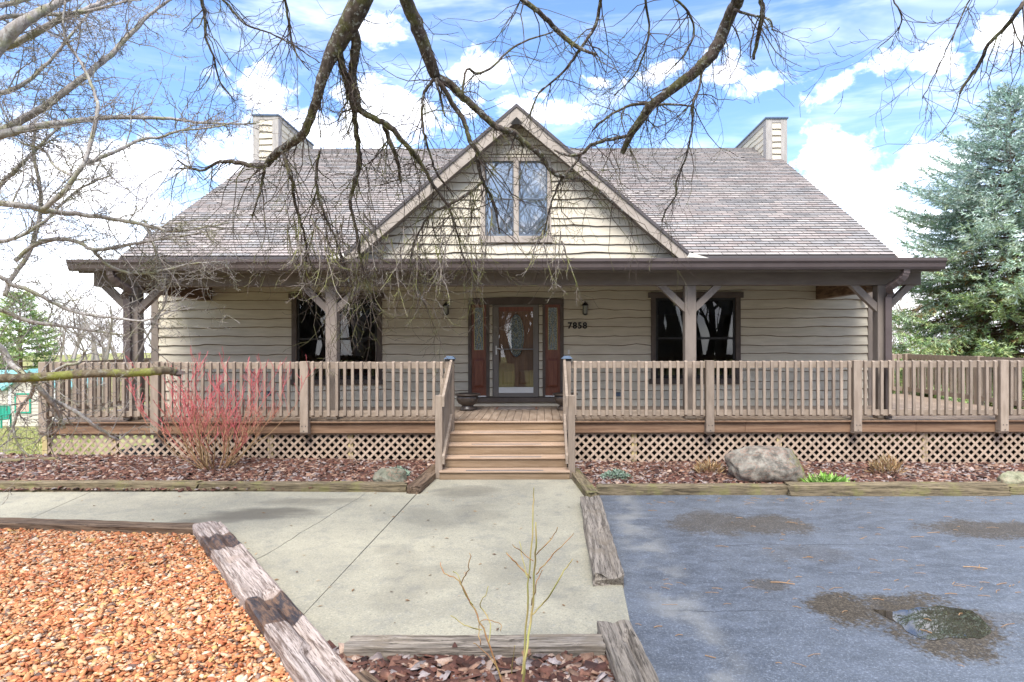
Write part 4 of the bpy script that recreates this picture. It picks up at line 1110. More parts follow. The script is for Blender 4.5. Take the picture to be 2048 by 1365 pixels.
def lattice_panel(x0, x1):
    z0, z1 = -0.14, ZD-0.222
    m = MB(); m.box(x0, x1, 10.962, 10.967, z1-0.03, z1); lp = m.build('lattice_panel', M['lattice'], deck)
    pitch = 0.150
    for d, ya in (((0.7071,0.7071), 10.946), ((0.7071,-0.7071), 10.953)):
        c = x0-1.0
        while c < x1+1.0:
            zc = z0 if d[1] > 0 else z0
            poly = clip_strip((c, z0), d, 0.040, (x0+0.003, x1-0.003, z0, z1))
            if poly and len(poly) >= 3:
                m = MB(); m.prism([(a, ya, b) for a, b in poly], (0, 0.0065, 0)); m.build('slat', M['lattice'], lp)
            c += pitch
for a, b in zip([XDL+0.05]+SK[2:4], SK[2:4]+[-1.67]): lattice_panel(a, b)
for a, b in zip([0.53]+SK2, SK2+[XDR]): lattice_panel(a, b)

# steps
stp = thing('porch_steps', 'four wooden steps with dark grip strips leading up to the deck', 'steps', (-0.56, 10.3, 0.02))
SX0, SX1 = (877.5-CX)/F*9.78, (1139.4-CX)/F*9.78
for k in range(4):
    y = 9.78+0.27*k; z = 0.162+0.163*k
    a, b = (SX0, SX1) if k == 0 else (SX0+0.03, SX1-0.03)
    part('tread', M['tread'], stp, a, b, y, y+0.138, z-0.030, z, b=0.005)
    part('tread', M['tread'], stp, a, b, y+0.144, y+0.285, z-0.030, z-0.001, b=0.005)
    part('grip_strip', M['grip'], stp, a+0.42, b-0.42, y+0.025, y+0.075, z+0.0005, z+0.003)
    part('riser', M['riser'], stp, a+0.004, b-0.004, y+0.022, y+0.042, (z-0.163 if k else 0.02)+0.002, z-0.032, b=0.003)
part('riser', M['riser'], stp, SX0+0.034, SX1-0.034, 10.872, 10.884, 0.655, ZD-0.032)
for x in (SX0+0.036, SX1-0.078):
    m = MB(); m.prism([(x,9.825,0.022),(x,10.86,0.022),(x,10.86,0.59),(x,9.825,0.03)], (0.04,0,0)); m.build('stringer', M['riser'], stp)

# railings
BM = {}
def baluster_mesh(h):
    k = round(h, 3)
    if k not in BM:
        w = 0.023; b = MB(); y0, y1 = 0.0, 0.042
        b.hexa([(-w,y0,0.024),(w,y0,0.024),(w,y1,0),(-w,y1,0),(-w,y0,h-0.022),(w,y0,h-0.022),(w,y1,h),(-w,y1,h)])
        BM[k] = b.mesh('baluster', M['rail'])
    return BM[k]
ZT, ZB = ZD+1.048, ZD+0.085
def rail_post(par, x, yc, z0=ZD-0.215, z1=None, w=0.07, bolts=True):
    z1 = z1 or ZT+0.004
    m = MB(); m.hexa([(x-w,yc-w+0.02,z0),(x+w,yc-w+0.02,z0),(x+w,yc+w,z0),(x-w,yc+w,z0),(x-w,yc-w,z0+0.03),(x+w,yc-w,z0+0.03),(x+w,yc+w,z0+0.03),(x-w,yc+w,z0+0.03)])
    m.cbox(x-w, x+w, yc-w, yc+w, z0+0.030, z1, 0.006); p = m.build('post', M['rail'], par, fix=False)
    if bolts:
        for bx, bz in ((-0.03, 0.145), (0.03, 0.145), (0.0, 0.06)):
            b = MB(); b.tube([(x+bx, yc-w-0.006, z0+bz), (x+bx, yc-w+0.002, z0+bz)], 0.009, 6); b.build('bolt', M['bolt'], p)
def front_rail(label, xs_, g='deck railings'):
    rl = thing('deck_railing', label, 'railing', ((xs_[0]+xs_[-1])/2, 10.82, ZD), g)
    for i, x in enumerate(xs_): rail_post(rl, x, 10.81)
    for i in range(len(xs_)-1):
        a, b = xs_[i]+0.072, xs_[i+1]-0.072
        part('top_rail', M['railh'], rl, a, b, 10.80, 10.838, ZT-0.128, ZT-0.008, b=0.004)
        part('bottom_rail', M['railh'], rl, a, b, 10.80, 10.838, ZB, ZB+0.105, b=0.004)
        n = max(1, round((b-a)/0.138)); st = (b-a)/n
        for k in range(n):
            place('baluster', baluster_mesh(ZT-ZB), rl, (a+st*(k+0.5)+rnd.gauss(0,0.0025), 10.757, ZB+rnd.gauss(0,0.003)), (0, rnd.gauss(0,0.0035), rnd.gauss(0,0.03)))
    return rl
def px_at(px): return (px-CX)/F*10.76
front_rail('long front railing left of the steps, behind the red shrub', [px_at(85.5), px_at(309), px_at(608), px_at(899)])
front_rail('long front railing right of the steps, above the boulder', [px_at(1134), px_at(1420), px_at(1715), px_at(2008), 9.52])
def side_rail(label, x, y0, y1):
    rl = thing('deck_railing', label, 'railing', (x, (y0+y1)/2, ZD), 'deck railings')
    ysp = [y0+(y1-y0)*i/2 for i in range(3)][1:]
    prev = y0
    for yp in ysp:
        rail_post(rl, x, yp, bolts=False)
        part('top_rail', M['railh'], rl, x-0.019, x+0.019, prev+0.075, yp-0.072, ZT-0.128, ZT-0.008)
        part('bottom_rail', M['railh'], rl, x-0.019, x+0.019, prev+0.075, yp-0.072, ZB, ZB+0.105)
        n = round((yp-prev-0.147)/0.138)
        for k in range(n):
            place('baluster', baluster_mesh(ZT-ZB), rl, (x+(0.02 if x < 0 else 0.062), prev+0.075+(yp-prev-0.147)*(k+0.5)/n, ZB), (0,0,R(90)))
        prev = yp
    return rl
side_rail('side railing receding along the left end of the deck', px_at(85.5), 10.81, 15.4)
side_rail('side railing receding along the right end of the deck', 9.52, 10.81, 16.1)
rl = thing('deck_railing', 'back railing across the open deck right of the house', 'railing', (8.4, 16.15, ZD), 'deck railings')
part('top_rail', M['railh'], rl, XR+0.1, 9.44, 16.16, 16.2, ZT-0.128, ZT-0.008); part('bottom_rail', M['railh'], rl, XR+0.1, 9.44, 16.16, 16.2, ZB, ZB+0.105)
x = XR+0.2
while x < 9.4: place('baluster', baluster_mesh(ZT-ZB), rl, (x, 16.117, ZB)); x += 0.138
def stair_rail(label, xc, s):
    """s = +1: the walking side lies to +x"""
    rl = thing('stair_railing', label, 'railing', (xc, 10.3, 0.1), 'stair railings')
    part('post', M['rail'], rl, xc-0.055, xc+0.055, 9.845, 9.955, 0.026, 1.347, b=0.006)
    a, b = sorted((xc+s*0.057, xc+s*0.097))
    def sloped(name, zlo, h, y0, y1):
        k = 0.163/0.27; m = MB(); dz = (y1-y0)*k
        m.hexa([(a,y0,zlo),(b,y0,zlo),(b,y1,zlo+dz),(a,y1,zlo+dz),(a,y0,zlo+h),(b,y0,zlo+h),(b,y1,zlo+dz+h),(a,y1,zlo+dz+h)]); m.build(name, M['railh'], rl)
    sloped('hand_rail', 1.175, 0.165, 9.81, 10.735); sloped('bottom_rail', 0.265, 0.135, 9.82, 10.735)
    for k in range(6):
        y = 10.00+0.128*k; z = 0.30+(y-9.84)*0.6037
        m = MB(); m.box(xc-s*0.0-0.02, xc+0.02+s*0.036-0.0, y, y+0.04, z, z+0.96); m.build('baluster', M['rail'], rl)
stair_rail('left stair railing sloping up from the walk', -1.613, 1)
stair_rail('right stair railing sloping up from the walk', 0.500, -1)
for x, l in ((px_at(899), 'blue grey solar cap on the post left of the steps'), (px_at(1134), 'blue grey solar cap on the post right of the steps')):
    c = thing('post_cap', l, 'post cap', (x, 10.81, ZT+0.004), 'solar post caps')
    z = ZT+0.006
    part('base', M['black'], c, x-0.075, x+0.075, 10.735, 10.885, z, z+0.035)
    m = MB(); m.hexa([(x-0.10,10.71,z+0.036),(x+0.10,10.71,z+0.036),(x+0.10,10.91,z+0.036),(x-0.10,10.91,z+0.036),(x-0.05,10.76,z+0.085),(x+0.05,10.76,z+0.085),(x+0.05,10.86,z+0.085),(x-0.05,10.86,z+0.085)]); m.build('cap_top', M['bluecap'], c)

# ------------------------------------------------------------------ small things on the porch and wall
def lantern(px, py, label):
    x, z = WX(px), WZ(py); y = YW-0.04
    t = thing('wall_lantern', label, 'lantern', (x, y, z), 'porch lanterns')
    part('back_plate', M['black'], t, x-0.05, x+0.05, y-0.012, y+0.0, z-0.10, z+0.12, b=0.004)
    m = MB(); m.tube([(x,y-0.01,z+0.10),(x,y-0.06,z+0.17),(x,y-0.10,z+0.165),(x,y-0.11,z+0.14)], 0.010, 6); m.build('arm', M['black'], t)
    m = MB(); m.lathe((x,y-0.11,z), [(0.012,0.145),(0.03,0.13),(0.075,0.085),(0.078,0.075),(0.02,0.075)], 8); m.build('hood', M['black'], t)
    m = MB(); m.lathe((x,y-0.11,z), [(0.045,-0.10),(0.058,0.07)], 8); m.build('glass', M['lampglass'], t)
    m = MB(); m.lathe((x,y-0.11,z), [(0.012,-0.135),(0.05,-0.115),(0.056,-0.10),(0.03,-0.10)], 8); m.build('base', M['black'], t)
    for k in range(4):
        w = math.pi/4+k*math.pi/2; c, s_ = math.cos(w), math.sin(w)
        m = MB(); m.tube([(x+0.050*c,y-0.11+0.050*s_,z-0.10),(x+0.062*c,y-0.11+0.062*s_,z+0.075)], 0.006, 4); m.build('rib', M['black'], t)
lantern(1169.5, 619, 'black wall lantern above the house number')
lantern(894, 619, 'black wall lantern left of the front door, behind hanging twigs')
hn = thing('house_number', 'black house number 7858 on the siding right of the door', 'house number', (WX(1154), YW-0.045, WZ(650)))
for i, ch in enumerate('7858'):
    cu = bpy.data.curves.new('digit', 'FONT'); cu.body = ch; cu.size = 0.185; cu.extrude = 0.006; cu.offset = 0.006; cu.align_x = 'CENTER'
    tmp = bpy.data.objects.new('digit_tmp', cu); COL.objects.link(tmp)
    dg = bpy.context.evaluated_depsgraph_get(); me = bpy.data.meshes.new_from_object(tmp.evaluated_get(dg))
    bpy.data.objects.remove(tmp); bpy.data.curves.remove(cu)
    me.materials.clear(); me.materials.append(M['black']); me.name = 'digit'
    place('digit', me, hn, (WX(1139.5+i*10), YW-0.048, WZ(657)), (R(90),0,0))
x, z = WX(850+784/2.73), WZ(500+557/2.73)
db = thing('doorbell', 'small white doorbell button right of the front door', 'doorbell', (x, YW-0.04, z))
part('plate', M['white'], db, x-0.016, x+0.016, YW-0.056, YW-0.036, z-0.045, z+0.045, b=0.004); part('button', M['alu'], db, x-0.008, x+0.008, YW-0.062, YW-0.0565, z-0.012, z+0.012)
for px, py, l in ((850+1053/2.73, 500+787/2.73, 'dark wall outlet cover low on the siding right of the steps'), (542, 785, 'dark wall outlet cover low on the siding behind the red shrub')):
    x, z = WX(px), WZ(py); t = thing('wall_outlet', l, 'outlet', (x, YW-0.04, z), 'wall outlets')
    part('cover', M['bluecap'], t, x-0.05, x+0.05, YW-0.075, YW-0.037, z-0.045, z+0.045, b=0.008); part('hinge', M['black'], t, x-0.045, x+0.045, YW-0.08, YW-0.0755, z+0.03, z+0.04)
x, z = WX(1724), WZ(601)
sc_ = thing('security_camera', 'small white security camera under the eave at the right house corner', 'camera', (x, YW-0.04, z))
part('bracket', M['white'], sc_, x-0.055, x+0.01, YW-0.08, YW-0.036, z+0.0, z+0.085, b=0.012)
m = MB(); m.tube([(x-0.02,YW-0.07,z+0.02),(x+0.03,YW-0.17,z-0.02)], [0.035,0.04], 10); m.build('body', M['white'], sc_)
m = MB(); m.tube([(x+0.03,YW-0.1705,z-0.02),(x+0.033,YW-0.176,z-0.022)], 0.03, 10); m.build('lens', M['black'], sc_)
def pot(px, y, label):
    x = (px-CX)/F*y; t = thing('plant_pot', label, 'plant pot', (x, y, ZD), 'bronze pots by the door'); k = 1.0
    m = MB(); m.lathe((x,y,ZD+0.001), [(0.155,0.0),(0.165,0.02),(0.15,0.06),(0.115,0.085),(0.12,0.10),(0.19,0.15),(0.225,0.22),(0.215,0.285),(0.205,0.30)], 28); m.build('bowl', M['pot'], t, smooth=True)
    m = MB(); m.lathe((x,y,ZD+0.001), [(0.206,0.296),(0.25,0.305),(0.262,0.322),(0.25,0.338),(0.225,0.338),(0.21,0.32)], 28); m.build('rim', M['pot'], t, smooth=True)
    m = MB(); m.lathe((x,y,ZD+0.001), [(0.20,0.29),(0.20,0.312),(0.05,0.318)], 20); m.build('soil', M['clay'], t)
pot(935, 12.55, 'wide dark bronze pot left of the doormat'); pot(1130, 12.55, 'wide dark bronze pot right of the doormat, behind the stair rail')
M['mat'] = mat('door mat weave', (0.09,0.075,0.07), (0.30,0.25,0.22), (9,40,9), 0.95, lo=0.42, hi=0.58)
x0, x1 = (850+380/2.73-CX)/F*12.85, (850+620/2.73-CX)/F*12.85
dmt = thing('doormat', 'worn grey doormat lying before the front door', 'doormat', ((x0+x1)/2, 12.9, ZD))
part('weave', M['mat'], dmt, x0, x1, 12.60, 13.10, ZD+0.001, ZD+0.012, b=0.004)
for q in (x0+0.03, x1-0.07): part('stripe', M['clay'], dmt, q, q+0.04, 12.60, 13.10, ZD+0.0125, ZD+0.014)
# ------------------------------------------------------------------ rocks and low plants
def rock(label, c, sx, sy, sz, seed, c1, c2, moss, mside=0.0):
    def ex(k, pos, col):
        oc = k.n('ShaderNodeTexCoord').outputs['Object']
        col = k.mix(k.ramp(k.noise(oc, 7.0, 7, 0.7), 0.38, 0.66), col, (*[q*0.45 for q in c1], 1))
        sp = k.n('ShaderNodeSeparateXYZ'); k.l(oc, sp.inputs[0])
        v = k.noise(k.mapping(oc, (0.7,0.7,2.4)), 2.6, 6, 0.66, 1.0)
        col = k.mix(k.ramp(k.m('ABSOLUTE', k.m('SUBTRACT', v, 0.5)), 0.018, 0.0, 0, 0.6), col, (0.30,0.17,0.12,1))
        ms = k.m('ADD', k.m('MULTIPLY', sp.outputs[0], mside), k.m('MULTIPLY', k.m('SUBTRACT', k.noise(oc, 5.0, 6, 0.7), 0.5), 1.6))
        return k.mix(k.ramp(ms, moss, moss+0.22), col, (0.16,0.16,0.035,1))
    m = mat('rock '+str(seed), c1, c2, (6,6,6), 0.85, bump=0.7, bscale=(24,24,24), bdist=0.02, extra=ex, spec=0.2)
    bm = bmesh.new(); bmesh.ops.create_icosphere(bm, subdivisions=5, radius=1.0)
    for v in bm.verts:
        p = v.co.copy()
        d = 1+0.20*mnoise.noise(p*1.1+Vector((seed,0,0)))+0.09*mnoise.noise(p*2.6+Vector((0,seed,0)))+0.035*mnoise.noise(p*7)
        q = p*d
        for ax in (Vector((0.35,-0.75,0.55)), Vector((-0.7,-0.4,0.6)), Vector((0.1,0.1,1)), Vector((0.8,-0.3,0.3))):
            a = ax.normalized(); h = q.dot(a)
            if h > 0.80: q -= a*(h-0.80)*0.75
        v.co = Vector((q.x*sx, q.y*sy, q.z*sz))
    me = bpy.data.meshes.new('rock'); bm.to_mesh(me); bm.free(); me.materials.append(m)
    me.polygons.foreach_set('use_smooth', [True]*len(me.polygons))
    return tag(place('boulder' if sx > 0.4 else 'rock', me, None, c), label, 'rock')
rock('large grey boulder with moss on its right side, before the lattice', (P(1532,0,9.75).x, 9.75, 0.24), 0.60, 0.42, 0.36, 3.0, (0.20,0.18,0.15), (0.31,0.285,0.235), 0.30, 0.75)
rock('small greenish rock in the mulch left of the steps', (P(779,0,9.5).x, 9.5, 0.13), 0.26, 0.20, 0.155, 8.0, (0.17,0.17,0.12), (0.27,0.265,0.20), 0.35)
rock('rounded mossy rock at the right edge of the picture', (P(2035,0,9.35).x, 9.35, 0.09), 0.25, 0.2, 0.16, 15.0, (0.26,0.26,0.16), (0.36,0.35,0.24), 0.28)
M['leaf'] = mat('small leaves', (0.85,0.85,0.85), (1.15,1.15,1.15), (30,30,30), 0.7, attr=True, spec=0.25)
LEAF = np.array([[0,0,0],[0.45,-0.16,0.05],[1,0,0.02],[0.45,0.16,0.05],[0.5,0,-0.04]]); LEAFF = np.array([[0,1,4],[1,2,4],[2,3,4],[3,0,4]])
def aligned(dirs, rg):
    d = dirs/np.linalg.norm(dirs, axis=1, keepdims=True)
    r = rg.normal(size=d.shape); s = np.cross(d, r); s /= np.linalg.norm(s, axis=1, keepdims=True)+1e-9
    return np.stack([d, s, np.cross(d, s)], 2)
def clump(name, label, cat, c, rad, hgt, n, size, pal, seed, droop=0.0, base_up=0.6, grp=None, wid=1.0):
    rg = np.random.default_rng(seed); c = np.array(c)
    a = rg.uniform(0, 2*np.pi, n); r = rad*np.sqrt(rg.random(n))
    zz = hgt*(1-(r/rad)**2)*rg.uniform(0.3, 1, n)
    pos = c+np.column_stack([r*np.cos(a), r*np.sin(a)*0.8, zz])
    d = np.column_stack([np.cos(a)*r/rad, np.sin(a)*r/rad, np.full(n, base_up)])+rg.normal(0, 0.45, (n,3))
    s = size*rg.uniform(0.6, 1.3, n)
    v, f = scatter(LEAF, LEAFF, pos, np.column_stack([s, s*wid, s]), aligned(d, rg))
    col = np.array(pal)[rg.integers(0, len(pal), n)]*rg.uniform(0.75, 1.25, (n,1))
    return tag(place(name, array_mesh(name, M['leaf'], v-c, np.array(f), np.repeat(col, 4, 0)), None, c), label, cat, grp)
sed = [(0.20,0.27,0.19),(0.25,0.32,0.24),(0.15,0.22,0.15),(0.29,0.35,0.29)]
clump('sedum', 'pale blue green sedum clump behind the small rock', 'plant', (P(793,0,9.85).x, 9.85, 0.08), 0.19, 0.13, 650, 0.05, sed, 4, grp='sedum clumps', wid=1.6)
clump('sedum', 'pale blue green sedum clump right of the steps', 'plant', (P(1232,0,9.75).x, 9.75, 0.05), 0.23, 0.12, 700, 0.05, sed, 5, grp='sedum clumps', wid=1.6)
clump('green_perennial', 'bright green leafy perennial in the mulch right of the boulder', 'plant', (P(1655,0,9.3).x, 9.3, 0.03), 0.30, 0.12, 420, 0.13, [(0.17,0.34,0.05),(0.24,0.42,0.08),(0.13,0.27,0.05),(0.30,0.40,0.14)], 6, base_up=0.35, wid=0.6)
dry = [(0.36,0.24,0.12),(0.28,0.16,0.07),(0.42,0.32,0.18)]
clump('dried_plant', 'dried brown plant stubble left of the boulder', 'plant', (P(1418,0,10.1).x, 10.1, 0.05), 0.2, 0.14, 160, 0.14, dry, 7, base_up=1.2, grp='dried stubble', wid=0.25)
clump('dried_plant', 'dried tan plant stubble between boulder and right rock', 'plant', (P(1772,0,10.1).x, 10.1, 0.03), 0.22, 0.26, 190, 0.16, dry, 8, base_up=1.2, grp='dried stubble', wid=0.25)

# leaf litter on the drive
M['litter'] = mat('dry needles', (0.30,0.17,0.08), (0.42,0.27,0.15), (30,30,30), 0.85)
mb = MB(); lr = random.Random(3)
for i in range(150):
    px = lr.uniform(1260, 2040); py = lr.choice([lr.uniform(996, 1010), lr.uniform(1010, 1200), lr.uniform(1010, 1340)])
    p = G(px, py, 0.016); a = lr.uniform(-0.9, 0.9); L = lr.uniform(0.015, 0.10)*lr.choice([1,1,1.6]); w = lr.uniform(-0.5, 0.5)
    q = p+Vector((math.cos(a)*L/2, math.sin(a)*L/2, 0.006)); r = q+Vector((math.cos(a+w)*L/2, math.sin(a+w)*L/2, -0.004))
    mb.tube([p, q, r], lr.uniform(0.0016, 0.0034), 4)
for px, py in ((1540,1165),(1925,1135)):
    p = G(px, py, 0.02); mb.tube([p, p+Vector((0.09,-0.02,0.006)), p+Vector((0.2,-0.05,0.0))], 0.0045, 5); mb.tube([p+Vector((0.13,-0.03,0)), p+Vector((0.19,0.04,0.004))], 0.003, 5)
o = mb.build('fallen_needles', M['litter'], kind='stuff'); tag(o, 'dry twigs and needles scattered over the asphalt', 'twigs')
mb = MB()
for i in range(130):
    x, y = lr.uniform(-5.5, -1.4), lr.uniform(3.2, 6.6)
    if not inside(gpoly, np.array([x]), np.array([y]))[0]: continue
    p = Vector((x, y, 0.098)); a = lr.uniform(0, 6.28); L = lr.uniform(0.03, 0.14)
    mb.tube([p, p+Vector((math.cos(a)*L/2, math.sin(a)*L/2, 0.012)), p+Vector((math.cos(a+0.4)*L, math.sin(a+0.4)*L, -0.002))], lr.uniform(0.0014, 0.003), 4)
M['darktwig'] = mat('dark fallen twigs', (0.07,0.05,0.045), (0.16,0.13,0.12), (30,30,30), 0.9)
o = mb.build('fallen_twigs', M['darktwig'], kind='stuff'); tag(o, 'thin dark twigs fallen on the orange gravel', 'twigs')

# ------------------------------------------------------------------ bare wood: tubes along branch lines
def smooth_path(pts, sub=4):
    n = len(pts); out = []
    for i in range(n-1):
        p0, p1, p2, p3 = pts[max(i-1,0)], pts[i], pts[i+1], pts[min(i+2,n-1)]
        for k in range(sub):
            t = k/sub; t2, t3 = t*t, t*t*t
            out.append(tuple(0.5*((2*b)+(-a+c)*t+(2*a-5*b+4*c-d)*t2+(-a+3*b-3*c+d)*t3) for a, b, c, d in zip(p0, p1, p2, p3)))
    out.append(tuple(pts[-1])); return out
def limb_path(px_pts, y0, y1, seed, sub=4):
    """[(px, py, diameter px)] -> 3-D points and radii, drifting from depth y0 to y1"""
    sp = smooth_path(px_pts, sub); n = len(sp); P3, rr = [], []
    for i, (a, b, d) in enumerate(sp):
        t = i/(n-1); Y = y0+(y1-y0)*t+0.25*mnoise.noise((t*2.3, seed*1.7, 0.5))*min(1, t*4)
        p = P(a, b, Y)+Vector((mnoise.noise((i*0.7, seed, 1)), 0, mnoise.noise((i*0.7, seed, 2))))*0.012
        P3.append(p); rr.append(max(0.0022, 0.5*d/F*Y))
    return P3, rr
def twig(mb, p, d, L, r, rng, level, grav=0.18, up=0.12, curl=0.35, n=6, spur=0.0, sides=4, kids=0.55, klen=(0.3,0.6)):
    pts, rad = [p.copy()], [r]; d = d.normalized(); q = p.copy(); st = L/n
    for i in range(n):
        t = (i+1)/n
        d = d+Vector((rng.gauss(0,curl), rng.gauss(0,curl), rng.gauss(0,curl)))*0.5+Vector((0,0,-grav if t < 0.65 else up))
        d.normalize(); q = q+d*st; pts.append(q.copy()); rad.append(max(0.0017, r*(1-0.66*t)))
        if level > 0 and rng.random() < kids:
            s = d.cross(Vector((rng.gauss(0,1), rng.gauss(0,1), rng.gauss(0,1)))); 
            if s.length > 1e-3:
                s.normalize(); kd = (d*0.75+s*rng.uniform(0.5,0.95)).normalized()
                twig(mb, q, kd, L*rng.uniform(*klen), max(0.0014, rad[-1]*0.75), rng, level-1, grav*0.8, up, curl, max(3, n-1), spur, 3, kids, klen)
        if spur and rng.random() < spur:
            s = d.cross(Vector((rng.gauss(0,1), rng.gauss(0,1), rng.gauss(0,1))))
            if s.length > 1e-3:
                s.normalize(); e = q+(s+d*0.4)*rng.uniform(0.02,0.05); mb.tube([q, e], [rad[-1]*0.9, 0.0028], 3, cap=False)
    mb.tube(pts, rad, sides, cap=False)
    return pts
def bark(name, c1, c2, lich, moss, amt_l=0.5, amt_m=0.4):
    def ex(k, pos, c):
        c = k.mix(k.m('MULTIPLY', k.ramp(k.noise(pos, 26.0, 6, 0.7), 0.54, 0.62), amt_l), c, (*lich, 1))
        s = k.n('ShaderNodeSeparateXYZ'); k.l(pos, s.inputs[0])
        mm = k.m('MULTIPLY', k.ramp(k.noise(pos, 6.0, 5, 0.65), 0.48, 0.62), amt_m)
        return k.mix(mm, c, (*moss, 1))
    return mat(name, c1, c2, (30,30,12), 0.9, bump=0.8, bscale=(60,60,24), bdist=0.01, extra=ex, spec=0.15)
M['barkG'] = bark('dark lichened bark', (0.045,0.034,0.028), (0.115,0.09,0.075), (0.36,0.37,0.35), (0.13,0.14,0.035), 0.75, 0.45)
M['twigG'] = bark('dark twigs', (0.050,0.036,0.030), (0.10,0.076,0.063), (0.22,0.21,0.18), (0.15,0.16,0.045), 0.3, 0.6)
M['twigH'] = bark('pale hanging twigs', (0.15,0.12,0.10), (0.30,0.26,0.235), (0.38,0.36,0.32), (0.23,0.24,0.06), 0.4, 0.75)
M['barkF'] = bark('pale grey bark', (0.23,0.20,0.18), (0.40,0.37,0.345), (0.52,0.53,0.49), (0.24,0.25,0.09), 0.5, 0.5)
M['twigF'] = bark('pale grey twigs', (0.15,0.125,0.112), (0.33,0.295,0.275), (0.40,0.40,0.36), (0.24,0.25,0.10), 0.4, 0.4)
M['barkcut'] = bark('mossy cut limb', (0.085,0.065,0.045), (0.17,0.135,0.09), (0.30,0.29,0.24), (0.21,0.23,0.04), 0.4, 0.75)

